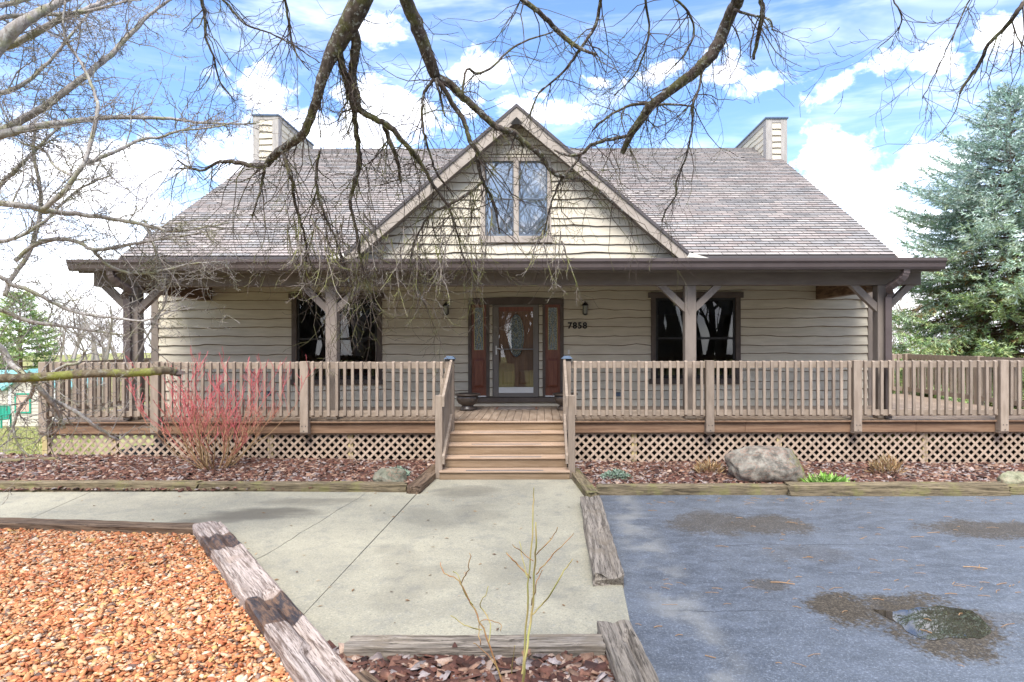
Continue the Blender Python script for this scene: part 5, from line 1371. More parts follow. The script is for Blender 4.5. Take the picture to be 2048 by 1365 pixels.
# ---- the tree that stands behind the photographer and hangs its limbs over the view
TGx, TGy = -0.95, -2.1
tree = thing('overhanging_tree', 'dark lichened bare tree hanging its limbs and twigs down across the sky', 'tree', (TGx, TGy, 0))
m = MB(); tp = smooth_path([(TGx,TGy,-0.1,0.34),(TGx+0.03,TGy,0.4,0.25),(TGx-0.03,TGy+0.05,1.3,0.22),(TGx,TGy+0.1,2.4,0.21),(TGx+0.02,TGy+0.15,3.3,0.24)], 5)
m.tube([q[:3] for q in tp], [q[3] for q in tp], 14); m.build('trunk', M['barkG'], tree, smooth=True)
crotch = Vector((TGx+0.02, TGy+0.15, 3.2))
limbsG = [  # px outline, depth at start, depth at end, twig density per m, hidden run back to the trunk
 ([(735,-25,44),(712,25,42),(692,60,38),(672,95,33),(655,130,24),(643,165,21),(634,200,18),(626,222,17),(612,260,17),(595,277,17),(564,298,16),(544,315,15),(534,330,12)], 4.9, 5.7, 9, (0.4,1.6,5.9,0.12)),
 ([(534,330,9),(506,330,9),(472,323,9),(441,322,7),(424,330,6),(407,339,5),(380,334,4),(355,318,3)], 5.7, 6.1, 10, None),
 ([(678,95,18),(682,118,15),(689,144,14),(699,185,12),(709,219,11),(713,260,10),(718,301,10),(720,328,10),(709,369,8),(701,400,7),(706,431,6),(715,467,6),(722,520,5),(735,570,4),(748,620,3)], 5.1, 6.0, 11, None),
 ([(702,40,22),(713,82,20),(709,120,18),(706,154,16),(715,195,15),(720,219,14),(750,236,12),(781,253,12),(805,281,10),(826,304,10),(846,332,8),(863,363,7),(884,393,6),(901,421,5),(915,467,4),(930,520,3),(955,570,3)], 5.0, 6.0, 11, None),
 ([(769,250,9),(781,284,9),(795,318,8),(802,363,5)], 5.5, 5.8, 10, None),
 ([(565,300,7),(575,328,8),(585,356,7),(588,393,6),(602,445,5),(609,467,4),(612,520,4),(600,560,3)], 5.6, 6.0, 11, None),
 ([(530,335,6),(527,352,6),(520,383,5),(505,431,3)], 5.7, 5.9, 9, None),
 ([(640,300,5),(632,360,5),(646,420,5),(668,470,4),(690,530,4),(704,590,3)], 5.7, 6.1, 11, None),
 ([(810,-25,27),(814,0,27),(833,44,28),(850,92,26),(867,137,24),(874,154,20),(901,168,17),(928,195,15),(956,219,14),(983,246,13),(1004,258,13),(1028,265,12),(1048,284,11),(1075,304,11),(1093,328,11),(1113,349,10),(1147,356,8),(1168,359,7),(1195,380,6),(1233,411,5),(1267,441,3)], 5.2, 6.6, 9, (0.7,1.7,6.2,0.10)),
 ([(872,156,11),(894,185,10),(908,212,10),(925,233,10),(935,263,9),(942,284,10),(956,304,10),(957,328,8),(966,363,7),(980,387,6),(990,414,6),(1000,467,3)], 5.6, 6.1, 9, None),
 ([(966,363,6),(942,383,6),(908,404,6),(881,417,5),(860,431,5),(839,462,4),(822,510,4),(830,560,4),(850,610,3)], 5.9, 6.1, 12, None),
 ([(870,158,8),(853,178,7),(846,202,6),(845,236,6),(851,274,5),(863,315,5),(874,345,5),(891,369,4),(908,393,3)], 5.6, 6.0, 9, None),
 ([(873,160,7),(886,212,5),(891,233,3)], 5.6, 5.7, 3, None),
 ([(925,192,5),(930,155,5),(937,137,5),(956,147,6),(987,133,5),(1010,109,4),(1045,85,4),(1106,65,3)], 5.7, 6.3, 6, None),
 ([(1035,-20,12),(1048,0,11),(1079,24,10),(1106,51,10),(1130,75,10),(1161,97,8),(1195,109,4)], 5.0, 5.6, 7, (0.9,1.8,6.0,0.06)),
 ([(1206,-20,7),(1202,0,7),(1195,44,7),(1178,75,6),(1158,103,6),(1137,133,5),(1106,164,4),(1079,185,3),(1060,230,3)], 5.2, 5.8, 8, (1.3,2.0,6.0,0.04)),
 ([(1484,-25,27),(1477,0,26),(1457,41,24),(1440,83,25),(1419,116,24),(1390,145,22),(1357,170,20),(1324,195,18),(1299,215,18),(1283,240,17),(1262,269,15),(1246,306,10)], 5.2, 6.2, 6, (1.6,1.9,6.3,0.10)),
 ([(1258,272,7),(1243,275,7),(1212,281,7),(1182,291,7),(1164,308,6),(1134,310,6),(1110,301,4)], 6.2, 6.4, 10, None),
 ([(1164,308,5),(1147,332,5),(1123,359,5),(1110,387,4),(1099,421,4),(1089,467,3)], 6.3, 6.5, 10, None),
 ([(1526,-20,11),(1523,0,10),(1527,25,10),(1519,66,9),(1508,120,6)], 5.0, 5.2, 4, (1.9,1.9,6.0,0.05)),
 ([(1407,130,5),(1399,178,5),(1386,211,6),(1386,248,4),(1380,286,4),(1370,323,4),(1353,364,4),(1353,389,3),(1332,422,3),(1324,445,2)], 5.9, 6.3, 8, None),
 ([(1299,207,8),(1262,211,6),(1225,228,5),(1200,248,4),(1185,262,3)], 6.1, 6.3, 8, None),
 ([(1303,211,5),(1340,209,5),(1382,213,3)], 6.1, 6.2, 6, None),
 ([(1470,20,6),(1500,30,5),(1540,40,4),(1546,60,3)], 5.3, 5.5, 7, None),
 ([(2075,-20,11),(2048,8,9),(2028,37,9),(2007,62,8),(1978,91,7),(1958,133,7),(1937,161,6),(1920,190,4)], 4.6, 5.0, 5, (3.2,1.6,5.6,0.05)),
 ([(1960,-20,3),(1941,0,3),(1916,54,3),(1887,116,2.5),(1867,157,2),(1846,199,2)], 4.8, 5.1, 8, (3.0,1.8,5.6,0.02)),
 ([(1780,-20,3),(1788,0,3),(1804,33,3),(1796,62,2.5),(1755,99,2)], 4.8, 5.0, 8, (2.6,1.8,5.6,0.02)),
 ([(395,-20,7),(405,0,7),(412,40,6),(412,72,5),(428,110,4),(440,160,3),(470,200,2)], 5.0, 5.4, 9, (-0.8,1.7,5.9,0.04)),
 ([(430,-20,4),(450,0,4),(490,45,4),(540,65,3),(590,90,3),(640,125,2)], 5.0, 5.4, 8, (-0.4,1.7,5.9,0.03)),
 ([(570,-20,5),(575,20,5),(582,60,4),(590,100,3),(620,140,2)], 5.0, 5.4, 9, (-0.1,1.7,5.9,0.03)),
 ([(1290,-20,5),(1295,20,5),(1300,60,4),(1292,100,4),(1270,150,3),(1230,190,2)], 5.2, 5.7, 10, (1.5,1.9,6.0,0.03)),
 ([(1330,-15,4),(1370,15,5),(1390,60,4),(1370,110,3),(1330,150,2)], 5.2, 5.7, 10, (1.5,1.9,6.0,0.03)),
]
tg = random.Random(77); TW_G = MB()
def vdir(rng, down): return Vector((rng.gauss(0,1), rng.gauss(0,0.8), rng.gauss(0,0.7)-down))
def limb_len(P3): return sum((P3[i+1]-P3[i]).length for i in range(len(P3)-1))
for li, (pts, ya, yb, dens, back) in enumerate(limbsG):
    P3, rr = limb_path(pts, ya, yb, li)
    vis_from = 0
    if back:
        mid = Vector(back[:3]); r1 = back[3]; s = P3[0]
        hid = smooth_path([(*crotch, r1), (*(crotch.lerp(mid, 0.45)+Vector((0,0,0.5))), r1), (*mid, max(r1*0.8, rr[0])), (*s, rr[0])], 5)[:-1]
        vis_from = len(hid)
        P3 = [Vector(q[:3]) for q in hid]+P3; rr = [max(q[3], 0.004) for q in hid]+rr
    nn = 9 if max(rr) > 0.03 else 6
    m = MB(); m.tube(P3, rr, nn); m.build('limb', M['barkG'], tree, smooth=True)
    Lv = limb_len(P3[vis_from:]); cnt = int(Lv*dens*2.0)
    for k in range(cnt):
        t = tg.uniform(0.04, 1.0); i = min(len(P3)-2, vis_from+int(t*(len(P3)-1-vis_from)))
        p = P3[i].lerp(P3[i+1], tg.random()); thick = rr[i]
        hang = 0.35+0.55*sstep(300, 480, CY-(p.z-HC)/p.y*F)
        L = tg.uniform(0.18, 0.85)*(1.15 if thick < 0.03 else 0.9)
        twig(TW_G, p, vdir(tg, 0.7*hang+0.2)+(P3[i+1]-P3[i]).normalized()*0.7, L, min(thick*0.5, tg.uniform(0.003, 0.0068)), tg, 2 if tg.random() < 0.7 else 1, 0.16+0.16*hang, 0.22, 0.42, 6, kids=0.42)
# the curtain of hanging twig ends before the left porch bay
TW_H = MB()
for k in range(64):
    px = tg.uniform(570, 985) if k > 5 else tg.uniform(1085, 1130); py = tg.uniform(455, 540); Y = tg.uniform(5.7, 6.3)
    if 985 <= px: py = tg.uniform(500, 530)
    ln = tg.uniform(0.4, 1.0)*(1 if 620 < px < 960 else 0.6)
    twig(TW_H, P(px, py-40, Y), Vector((tg.gauss(0.15,0.32), tg.gauss(0,0.3), -1.0)), ln, tg.uniform(0.0055, 0.009), tg, 2, 0.10, 0.20, 0.24, 8, kids=0.7, klen=(0.16,0.36))
TW_H.build('hanging_twigs', M['twigH'], tree, kind='stuff', fix=False)
TW_G.build('twigs', M['twigG'], tree, kind='stuff', fix=False)

# ---- the pale grey tree reaching in from the left
FX, FY = -6.3, 5.2
treeF = thing('pale_bare_tree', 'pale grey bare tree reaching in from the left with knobbly spur twigs', 'tree', (FX, FY, 0))
m = MB(); tp = smooth_path([(FX,FY,-0.1,0.30),(FX,FY,0.5,0.20),(FX+0.05,FY,1.3,0.18),(FX-0.02,FY,2.2,0.17),(FX-0.1,FY,3.4,0.14),(FX,FY,4.6,0.10)], 5)
m.tube([q[:3] for q in tp], [q[3] for q in tp], 12); m.build('trunk', M['barkF'], treeF, smooth=True)
limbsF = [  # outline, depths, density, height of the limb's foot on the trunk
 ([(-60,150,32),(-20,108,30),(20,65,26),(60,35,20),(120,2,14),(170,-25,10)], 5.0, 5.4, 7, 2.9),
 ([(-60,55,12),(0,34,9),(51,29,9),(120,26,8),(171,21,7),(235,6,5),(265,-8,4)], 5.3, 5.8, 8, 4.0),
 ([(-60,118,16),(0,96,14),(51,75,13),(113,41,12),(164,21,10),(205,3,8),(240,-15,6)], 5.6, 6.0, 8, 3.4),
 ([(-60,300,20),(0,263,17),(41,240,15),(89,212,14),(130,181,13),(171,151,12),(198,127,11),(226,106,10),(246,82,9),(274,55,8),(301,27,6),(335,3,5),(360,-20,4)], 5.4, 6.2, 8, 2.7),
 ([(-60,282,20),(0,268,17),(44,257,15),(103,246,13),(154,240,11),(205,234,9),(274,233,8),(342,236,6),(393,243,5),(450,246,4),(513,246,3)], 5.2, 6.1, 8, 2.8),
 ([(-60,398,15),(0,404,13),(51,410,12),(103,421,11),(171,428,9),(239,438,8),(308,452,7),(342,460,6),(400,455,4),(460,444,3)], 5.0, 5.8, 8, 2.5),
 ([(86,417,10),(127,383,10),(150,352,9),(168,325,9),(178,298,8),(188,260,8),(197,212,7),(192,192,6),(171,137,6),(150,103,5),(133,79,5),(128,41,4),(132,0,4)], 5.2, 5.5, 9, None),
 ([(168,325,7),(192,318,7),(239,298,7),(284,277,6),(325,272,5),(359,260,4),(428,253,3),(480,240,2)], 5.3, 5.9, 9, None),
 ([(150,352,6),(110,330,5),(90,300,5),(50,285,4),(20,268,4)], 5.3, 5.5, 9, None),
 ([(10,590,9),(20,560,9),(35,539,9),(58,504,9),(76,450,8),(82,410,8),(79,359,7),(68,308,6),(72,240,4)], 5.7, 6.0, 8, None),
 ([(-60,440,12),(0,369,9),(30,340,8),(60,310,6),(100,270,5),(140,235,4)], 5.6, 5.9, 10, 2.6),
 ([(-60,540,12),(0,551,9),(23,566,9),(58,578,8),(97,598,7),(136,617,7),(186,629,6),(233,634,5),(287,640,4),(330,625,3),(370,612,3)], 5.1, 5.7, 9, 2.2),
 ([(-60,600,10),(0,617,8),(58,640,8),(109,648,7),(155,654,6),(202,662,4),(250,668,3)], 5.4, 5.8, 9, 2.1),
 ([(-60,660,13),(0,691,12),(23,726,11),(66,761,10),(89,788,10),(109,811,9),(120,835,7),(128,854,5)], 4.8, 5.2, 8, 2.0),
 ([(95,792,9),(116,803,8),(155,823,8),(183,846,7),(217,869,6),(235,878,6)], 5.0, 5.3, 8, None),
 ([(70,765,7),(60,790,7),(39,815,6),(27,850,5),(35,885,4),(58,912,3)], 5.0, 5.1, 8, None),
 ([(97,748,8),(128,730,7),(159,722,6),(170,700,5)], 5.2, 5.3, 9, None),
 ([(30,520,8),(66,489,8),(101,477,8),(148,479,8),(186,497,7),(217,495,7),(272,485,6),(330,475,5),(388,466,4),(458,454,3)], 5.6, 6.1, 8, None),
 ([(186,497,6),(202,516,6),(229,535,6),(272,545,5),(318,541,5),(373,528,4),(419,524,4),(447,524,3),(464,547,2.5)], 5.7, 6.1, 9, None),
 ([(290,440,6),(295,450,6),(311,497,6),(322,535,5),(326,563,5),(332,600,4),(300,660,4),(270,720,4)], 6.0, 6.1, 8, None),
 ([(-60,470,10),(0,480,8),(40,470,7),(90,440,6),(130,400,5),(170,370,4),(220,350,3)], 5.5, 5.9, 10, 2.4),
 ([(-60,200,12),(0,185,10),(50,165,8),(100,120,6),(150,60,5),(190,10,4)], 5.8, 6.3, 10, 3.2),
 ([(-60,10,12),(0,10,9),(60,-5,7)], 5.2, 5.6, 8, 4.4),
]
TW_F = MB(); tf = random.Random(31)
for li, (pts, ya, yb, dens, foot) in enumerate(limbsF):
    P3, rr = limb_path(pts, ya, yb, li+50); v0 = 0
    if foot:
        f0 = Vector((FX, FY, foot)); hid = smooth_path([(*f0, rr[0]*1.3), (*(f0.lerp(P3[0], 0.55)+Vector((0,0,0.08))), rr[0]*1.1), (*P3[0], rr[0])], 4)[:-1]
        v0 = len(hid); P3 = [Vector(q[:3]) for q in hid]+P3; rr = [q[3] for q in hid]+rr
    m = MB(); m.tube(P3, rr, 8 if max(rr) > 0.02 else 6); m.build('limb', M['barkF'], treeF, smooth=True)
    Lv = limb_len(P3[v0:])
    for k in range(int(Lv*dens*2.2)):
        i = min(len(P3)-2, v0+int(tf.uniform(0.0, 1.0)*(len(P3)-1-v0))); p = P3[i].lerp(P3[i+1], tf.random())
        d = (P3[i+1]-P3[i]).normalized()*0.9+Vector((tf.gauss(0,0.8), tf.gauss(0,0.8), tf.gauss(0.15,0.8)))
        twig(TW_F, p, d, tf.uniform(0.12, 0.75), min(rr[i]*0.55, tf.uniform(0.0028, 0.0065)), tf, 2 if tf.random() < 0.6 else 1, 0.02, 0.06, 0.42, 6, spur=0.5, kids=0.40)
    for k in range(int(Lv*16)):                          # spurs
        i = min(len(P3)-2, v0+int(tf.random()*(len(P3)-1-v0))); p = P3[i].lerp(P3[i+1], tf.random())
        e = p+Vector((tf.gauss(0,1), tf.gauss(0,1), tf.gauss(0,1))).normalized()*tf.uniform(0.025, 0.07); TW_F.tube([p, p.lerp(e, 0.6), e], [0.0035, 0.003, 0.0042], 4, cap=False)
TW_F.build('twigs', M['twigF'], treeF, kind='stuff', fix=False)
# its thick sawn limb, mossy
P3, rr = limb_path([(-60,757,20),(0,755,19),(50,753,18),(97,751,18),(175,745,17),(240,745,17),(300,742,17),(330,739,16),(345,741,14),(352,743,9)], 4.7, 5.2, 91)
P3 = [Vector((FX,FY,1.9))]+P3; rr = [rr[0]*1.2]+rr
m = MB(); m.tube(P3, [r*(1+0.12*mnoise.noise((i*0.9,3,1))) for i, r in enumerate(rr)], 12); o = m.build('sawn_limb', M['barkcut'], treeF, smooth=True); o['label'] = 'thick mossy limb sawn off at its right end'
m = MB()
for k in range(9): 
    a = P3[-2]+Vector((0, tf.uniform(-0.03,0.03), tf.uniform(-0.03,0.02))); m.tube([a, a+Vector((tf.uniform(0.04,0.10), 0, tf.uniform(-0.03,0.02)))], [0.012, 0.003], 4)
m.build('splintered_end', M['darktwig'], treeF)

# ------------------------------------------------------------------ red twig dogwood
M['dog'] = mat('dogwood stems', (0.85,0.85,0.85), (1.15,1.15,1.15), (30,30,30), 0.55, attr=True, spec=0.35)
bx, by = P(432,0,10.25).x, 10.25
dog = thing('dogwood_shrub', 'red twigged dogwood shrub fanning up before the left railing', 'shrub', (bx, by, 0.12))
rd = random.Random(13)
def dcol(t): 
    a, b = (0.30,0.20,0.10), (0.46,0.10,0.11); k = sstep(0.22, 0.8, t); return tuple(p+(q-p)*k for p, q in zip(a, b))
def dstem(mb, p, d, L, r, t0, lvl):
    n = 7; q = p.copy(); d = d.normalized()
    for i in range(n):
        d2 = (d+Vector((rd.gauss(0,0.15), rd.gauss(0,0.15), 0.09))).normalized(); e = q+d2*L/n
        mb.cur = dcol(t0+(e.z-0.12)/2.0*0.9*(1-t0)); ra = max(0.0042, r*(1-0.65*i/n)); mb.tube([q, e], [ra, max(0.0034, r*(1-0.65*(i+1)/n))], 4, cap=False)
        q, d = e, d2
        if lvl > 0 and i >= 1 and rd.random() < 0.68:
            s = Vector((rd.gauss(0,1), rd.gauss(0,0.7), rd.uniform(0.1,0.9))).normalized()
            dstem(mb, q, d*0.7+s*0.8, L*rd.uniform(0.28,0.5), ra*0.62, min(0.8, t0+0.15), lvl-1)
for k in range(36):
    a = rd.uniform(0, 6.28); lean = rd.uniform(0.1, 1.7)
    mb = MB(); b0 = Vector((bx+0.16*math.cos(a), by+0.12*math.sin(a), 0.08))
    dstem(mb, b0, Vector((math.cos(a)*lean, math.sin(a)*lean*0.6, 1.0)), rd.uniform(0.9, 1.6), rd.uniform(0.008, 0.014), 0.0 if rd.random() < 0.7 else 0.3, 2)
    mb.build('stem', M['dog'], dog, fix=False)

# thin green canes at the bottom edge
M['cane'] = mat('yellow green canes', (0.34,0.33,0.10), (0.40,0.30,0.12), (8,8,8), 0.5)
M['canered'] = mat('reddish cane tips', (0.34,0.15,0.07), (0.36,0.26,0.10), (20,20,20), 0.5)
cane = thing('cane_sapling', 'thin yellow green canes rising from the bark chips at the bottom edge', 'sapling', (P(1030,0,3.9).x, 3.9, 0.05))
canes = [([(1040,1400,7),(1044,1365,7),(1052,1300,6),(1058,1259,6),(1065,1208,5),(1068,1122,4.5),(1072,1085,4),(1070,1043,3)],0),
 ([(1040,1365,6),(1046,1320,5),(1053,1225,5),(1058,1139,4),(1065,1043,3.5),(1066,1000,3),(1067,975,2)],0), ([(1060,1156,4),(1040,1135,4),(1025,1120,3.5),(1012,1105,3)],1),
 ([(1064,1229,4),(1082,1210,4),(1099,1190,4),(1120,1153,3.5),(1132,1135,3),(1144,1119,2)],0), ([(1071,1149,3),(1088,1130,3),(1106,1108,3),(1130,1085,2),(1147,1067,2)],1), ([(1072,1109,3),(1096,1084,3),(1106,1072,2),(1114,1056,2)],1),
 ([(1066,1122,2.5),(1045,1106,2.5),(1024,1089,2)],1), ([(1054,1155,2.5),(1045,1120,2.5),(1038,1083,2)],0), ([(1062,1210,3),(1071,1170,3),(1078,1150,2.5),(1085,1140,2)],1),
 ([(1010,1395,5),(1000,1355,5),(988,1320,4.5),(976,1286,4.5),(959,1242,4),(942,1208,4),(932,1190,3.5),(921,1167,3.5),(906,1153,3),(887,1146,3),(880,1124,2)],1), ([(921,1167,3),(930,1150,3),(937,1132,2.5),(939,1105,2)],1),
 ([(962,1259,3),(945,1256,3),(928,1249,2.5),(901,1231,2)],0), ([(976,1284,3),(980,1249,3),(968,1225,3),(959,1208,2.5),(970,1190,2),(975,1173,2)],0), ([(945,1210,2.5),(930,1190,2.5),(915,1150,2),(905,1143,2)],0), ([(1010,1370,3),(990,1330,3),(965,1300,2.5),(945,1285,2)],1), ([(960,1290,2.5),(957,1262,2.5),(961,1240,2),(990,1243,2),(1001,1250,2),(1000,1260,2)],1), ([(1030,1390,3),(1022,1350,2.5),(1026,1310,2),(1028,1290,2)],0)]
for i, (pts, red) in enumerate(canes):
    P3, rr = limb_path(pts, 3.88+0.05*(i % 3), 3.95+0.08*((i*7) % 5-2), i+200, 3)
    m = MB(); m.tube(P3, [max(r*0.8, 0.002) for r in rr], 6); m.build('cane', M['canered'] if red else M['cane'], cane, smooth=True)

# ------------------------------------------------------------------ conifers
def sprig_shape(k=7):
    v, f = [], []
    for i in range(k):
        a = i*2.4; x = 0.02+0.78*i/k; c, s = math.cos(a), math.sin(a); b = len(v)
        v += [[x,-0.03*s,0.03*c],[x+0.12,0.03*s,-0.03*c],[x+0.30,0.23*c,0.23*s]]; f.append([b,b+1,b+2])
    b = len(v); v += [[0.55,0,0.05],[0.55,0.04,-0.03],[1.15,0,0]]; f.append([b,b+1,b+2])
    return np.array(v), np.array(f)
SPV, SPF = sprig_shape()
M['needle'] = mat('conifer needles', (0.85,0.85,0.85), (1.15,1.15,1.15), (12,12,12), 0.6, attr=True, spec=0.25)
M['cbark'] = mat('conifer bark', (0.10,0.062,0.04), (0.20,0.135,0.09), (20,20,6), 0.95, bump=0.6, bscale=(30,30,12))
def conifer(name, label, x, y, z0, ztop, rmax, seed, pal_up, pal_low, step=0.26, nb=7, prof=2.6, sp=0.075, size=0.15, r0=0.2, dead=0.25, only=None):
    rg = random.Random(seed); H = ztop-z0
    t = thing(name, label, 'tree', (x, y, z0))
    m = MB(); m.tube([(x+0.06*mnoise.noise((i,seed,0)), y, z0+H*i/10) for i in range(11)], [r0*(1-i/10)+0.012 for i in range(11)], 9); m.build('trunk', M['cbark'], t, smooth=True)
    br = MB(); pos, dirs, sc, tone = [], [], [], []
    z = z0+0.35
    while z < ztop-0.1:
        h = (z-z0)/H; R0 = rmax*(1-h**prof)+0.10
        k = max(4, int(nb*(0.6+0.4*(1-h)))); a0 = rg.uniform(0, 6.28)
        for b in range(k):
            a = a0+6.283*b/k+rg.uniform(-0.3,0.3); L = R0*rg.uniform(0.62, 1.2)
            if only and not only(a): continue
            el0 = 0.55*h+0.05+rg.uniform(-0.08,0.08) - 0.22*(1-h)
            n = max(4, int(L/0.125)); q = Vector((x, y, z+rg.uniform(-0.1,0.1))); pts = [q.copy()]
            d = Vector((math.cos(a)*math.cos(el0), math.sin(a)*math.cos(el0), math.sin(el0))); side = Vector((-math.sin(a), math.cos(a), 0))
            for i in range(n):
                tt = (i+1)/n
                d = (d+Vector((0,0,(-0.035 if tt < 0.55 else 0.06)))+side*rg.gauss(0,0.05)).normalized(); q = q+d*(L/n); pts.append(q.copy())
                if tt < 0.22: continue
                dying = tt < 0.62 and h < 0.55 and rg.random() < dead
                for s in (-1, 1):
                    sl_ = (0.16+0.42*L/rmax)*(1.08-0.75*tt)*rg.uniform(0.7,1.25)
                    sd = (d*0.75+side*s*rg.uniform(0.5,1.1)+Vector((0,0,rg.uniform(-0.40,0.22)))).normalized()
                    e = q+sd*sl_
                    if tt < 0.7: br.tube([q, e], [0.006, 0.002], 3, cap=False)
                    ns = max(1, int(sl_/sp))
                    for w in range(ns):
                        u = (w+0.6)/ns
                        if tt < 0.40 and u < 0.35: continue
                        p = q.lerp(e, u)+Vector((rg.gauss(0,0.035), rg.gauss(0,0.035), rg.gauss(0,0.05)))
                        pos.append(p[:]); dirs.append((sd+Vector((rg.gauss(0,0.3), rg.gauss(0,0.3), rg.gauss(0,0.22)-0.05)))[:]); sc.append(size*rg.uniform(0.75,1.25))
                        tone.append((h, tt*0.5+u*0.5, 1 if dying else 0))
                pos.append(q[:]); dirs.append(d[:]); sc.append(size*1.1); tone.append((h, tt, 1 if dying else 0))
            br.tube(pts, [0.035*(1-i/len(pts))*(0.5+0.5*L/rmax)+0.003 for i in range(len(pts))], 5, cap=False)
        z += step*rg.uniform(0.75,1.25)*(0.75+0.5*(1-h))
    br.build('boughs', M['cbark'], t, kind='stuff', fix=False)
    pos, dirs, sc, tone = np.array(pos), np.array(dirs), np.array(sc), np.array(tone); n = len(pos); ng = np.random.default_rng(seed)
    v, f = scatter(SPV, SPF, pos, np.column_stack([sc, sc, sc]), aligned(dirs, ng))
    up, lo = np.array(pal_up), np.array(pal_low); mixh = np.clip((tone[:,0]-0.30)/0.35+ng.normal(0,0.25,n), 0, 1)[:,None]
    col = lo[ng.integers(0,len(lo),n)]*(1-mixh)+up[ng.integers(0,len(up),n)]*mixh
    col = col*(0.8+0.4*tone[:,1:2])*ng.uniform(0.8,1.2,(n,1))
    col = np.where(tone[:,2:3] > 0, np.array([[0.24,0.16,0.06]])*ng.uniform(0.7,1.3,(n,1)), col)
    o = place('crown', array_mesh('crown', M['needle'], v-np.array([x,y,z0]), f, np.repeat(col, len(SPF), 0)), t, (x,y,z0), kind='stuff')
    print('sprigs', name, n)
    return n
blueg = [(0.33,0.44,0.37),(0.39,0.49,0.43),(0.24,0.35,0.28),(0.46,0.53,0.48)]
greeng = [(0.23,0.33,0.11),(0.30,0.38,0.14),(0.18,0.28,0.12),(0.36,0.40,0.18)]
sx_, sy_ = P(2022,0,20).x, 20.0
conifer('blue_spruce', 'tall blue green spruce standing right of the house', sx_, sy_, terrain(sx_, sy_)-0.1, P(0,185,20).z, 4.15, 5, blueg, greeng, step=0.20, nb=10, sp=0.095, size=0.33)
px_, py_ = P(40,0,40).x, 40.0
conifer('pine_tree', 'dark green pine far left behind the shed', px_, py_, terrain(px_, py_)-0.1, P(0,585,40).z, 2.6, 9, greeng, greeng, step=0.42, nb=7, sp=0.24, size=0.62, prof=1.6, dead=0.0)

# ------------------------------------------------------------------ bare background trees and thickets
M['bgbark'] = mat('far bare wood', (0.22,0.18,0.145), (0.34,0.29,0.24), (3,3,3), 0.95, spec=0.1)
def bare_tree_mesh(seed, h, spread=0.5, lvl=3, r=0.11):
    rg = random.Random(seed); mb = MB()
    def grow(p, d, L, r, lv):
        n = 5; pts, rad = [p.copy()], [r]; q = p.copy()
        for i in range(n):
            d = (d+Vector((rg.gauss(0,0.13), rg.gauss(0,0.13), 0.05))).normalized(); q = q+d*L/n; pts.append(q.copy()); rad.append(max(0.006, r*(1-0.7*(i+1)/n)))
            if lv > 0 and (i > 0 or lv < lvl):
                for _ in range(2 if rg.random() < 0.6 else 1):
                    s = Vector((rg.gauss(0,1), rg.gauss(0,1), rg.uniform(-0.1,0.8))).normalized()
                    grow(q, (d*0.7+s*spread*1.3).normalized(), L*rg.uniform(0.36,0.58), rad[-1]*0.6, lv-1)
        mb.tube(pts, rad, 4 if lv else 3, cap=False)
    grow(Vector((0,0,0)), Vector((0,0,1)), h, r, lvl)
    return mb.mesh('bare_tree', M['bgbark'], fix=False)
btm = [bare_tree_mesh(300+i, 5.6, 0.55+0.05*i) for i in range(4)]
spots = [(180,48,1.05,'thin bare tree behind the left railing, nearest the shed'),(262,44,0.85,'thin bare tree seen between the left porch post and the house corner'),(120,60,1.2,'distant bare tree far left, above the shed roof'),(20,64,1.3,'distant bare tree at the left edge behind the pine'),
 (1790,52,1.5,'bare tree whose top shows above the right roof edge'),(1840,46,1.1,'bare tree between the house and the spruce, left one'),(1900,58,1.3,'bare tree behind the spruce, left of its trunk'),(1985,50,1.15,'bare tree behind the spruce trunk'),(2060,60,1.4,'bare tree at the right edge behind the spruce')]
for i, (px, y, s, l) in enumerate(spots):
    x = (px-CX)/F*y
    t = thing('bare_tree', l, 'tree', (x, y, terrain(x, y)-0.1), 'distant bare trees')
    place('trunk_and_branches', btm[i % 4], t, (x, y, terrain(x, y)-0.1), (0,0,i*1.3), (s,s,s))
M['bramble'] = mat('tan bramble', (0.34,0.26,0.17), (0.46,0.37,0.26), (5,5,5), 0.95, spec=0.1)
def thicket(label, x, y, w, h, seed, n=150):
    rg = random.Random(seed); mb = MB(); z0 = terrain(x, y)-0.05
    for k in range(n):
        p = Vector((x+rg.gauss(0, w*0.45), y+rg.gauss(0, 0.8), z0)); d = Vector((rg.gauss(0,0.35), rg.gauss(0,0.3), 1))
        twig(mb, p, d, h*rg.uniform(0.5,1.05), rg.uniform(0.008,0.018), rg, 2, 0.06, 0.0, 0.35, 6, kids=0.6, klen=(0.3,0.55))
    t = thing('thicket', label, 'shrub', (x, y, z0), 'bare thickets behind the deck'); mb.build('stems', M['bramble'], t, kind='stuff', fix=False)
for px, y, w, h, l in ((1775,24,1.6,3.6,'tan bare thicket just right of the house corner'),(1850,26,2.0,3.4,'tan bare thicket left of the spruce skirt'),(1935,23.5,1.8,2.6,'tan bare thicket under the spruce boughs'),(2040,24,2.0,2.8,'tan bare thicket at the right edge under the spruce'),(215,30,2.6,2.6,'tan bare thicket beyond the left railing')):
    thicket(l, (px-CX)/F*y, y, w, h, int(px), 90)
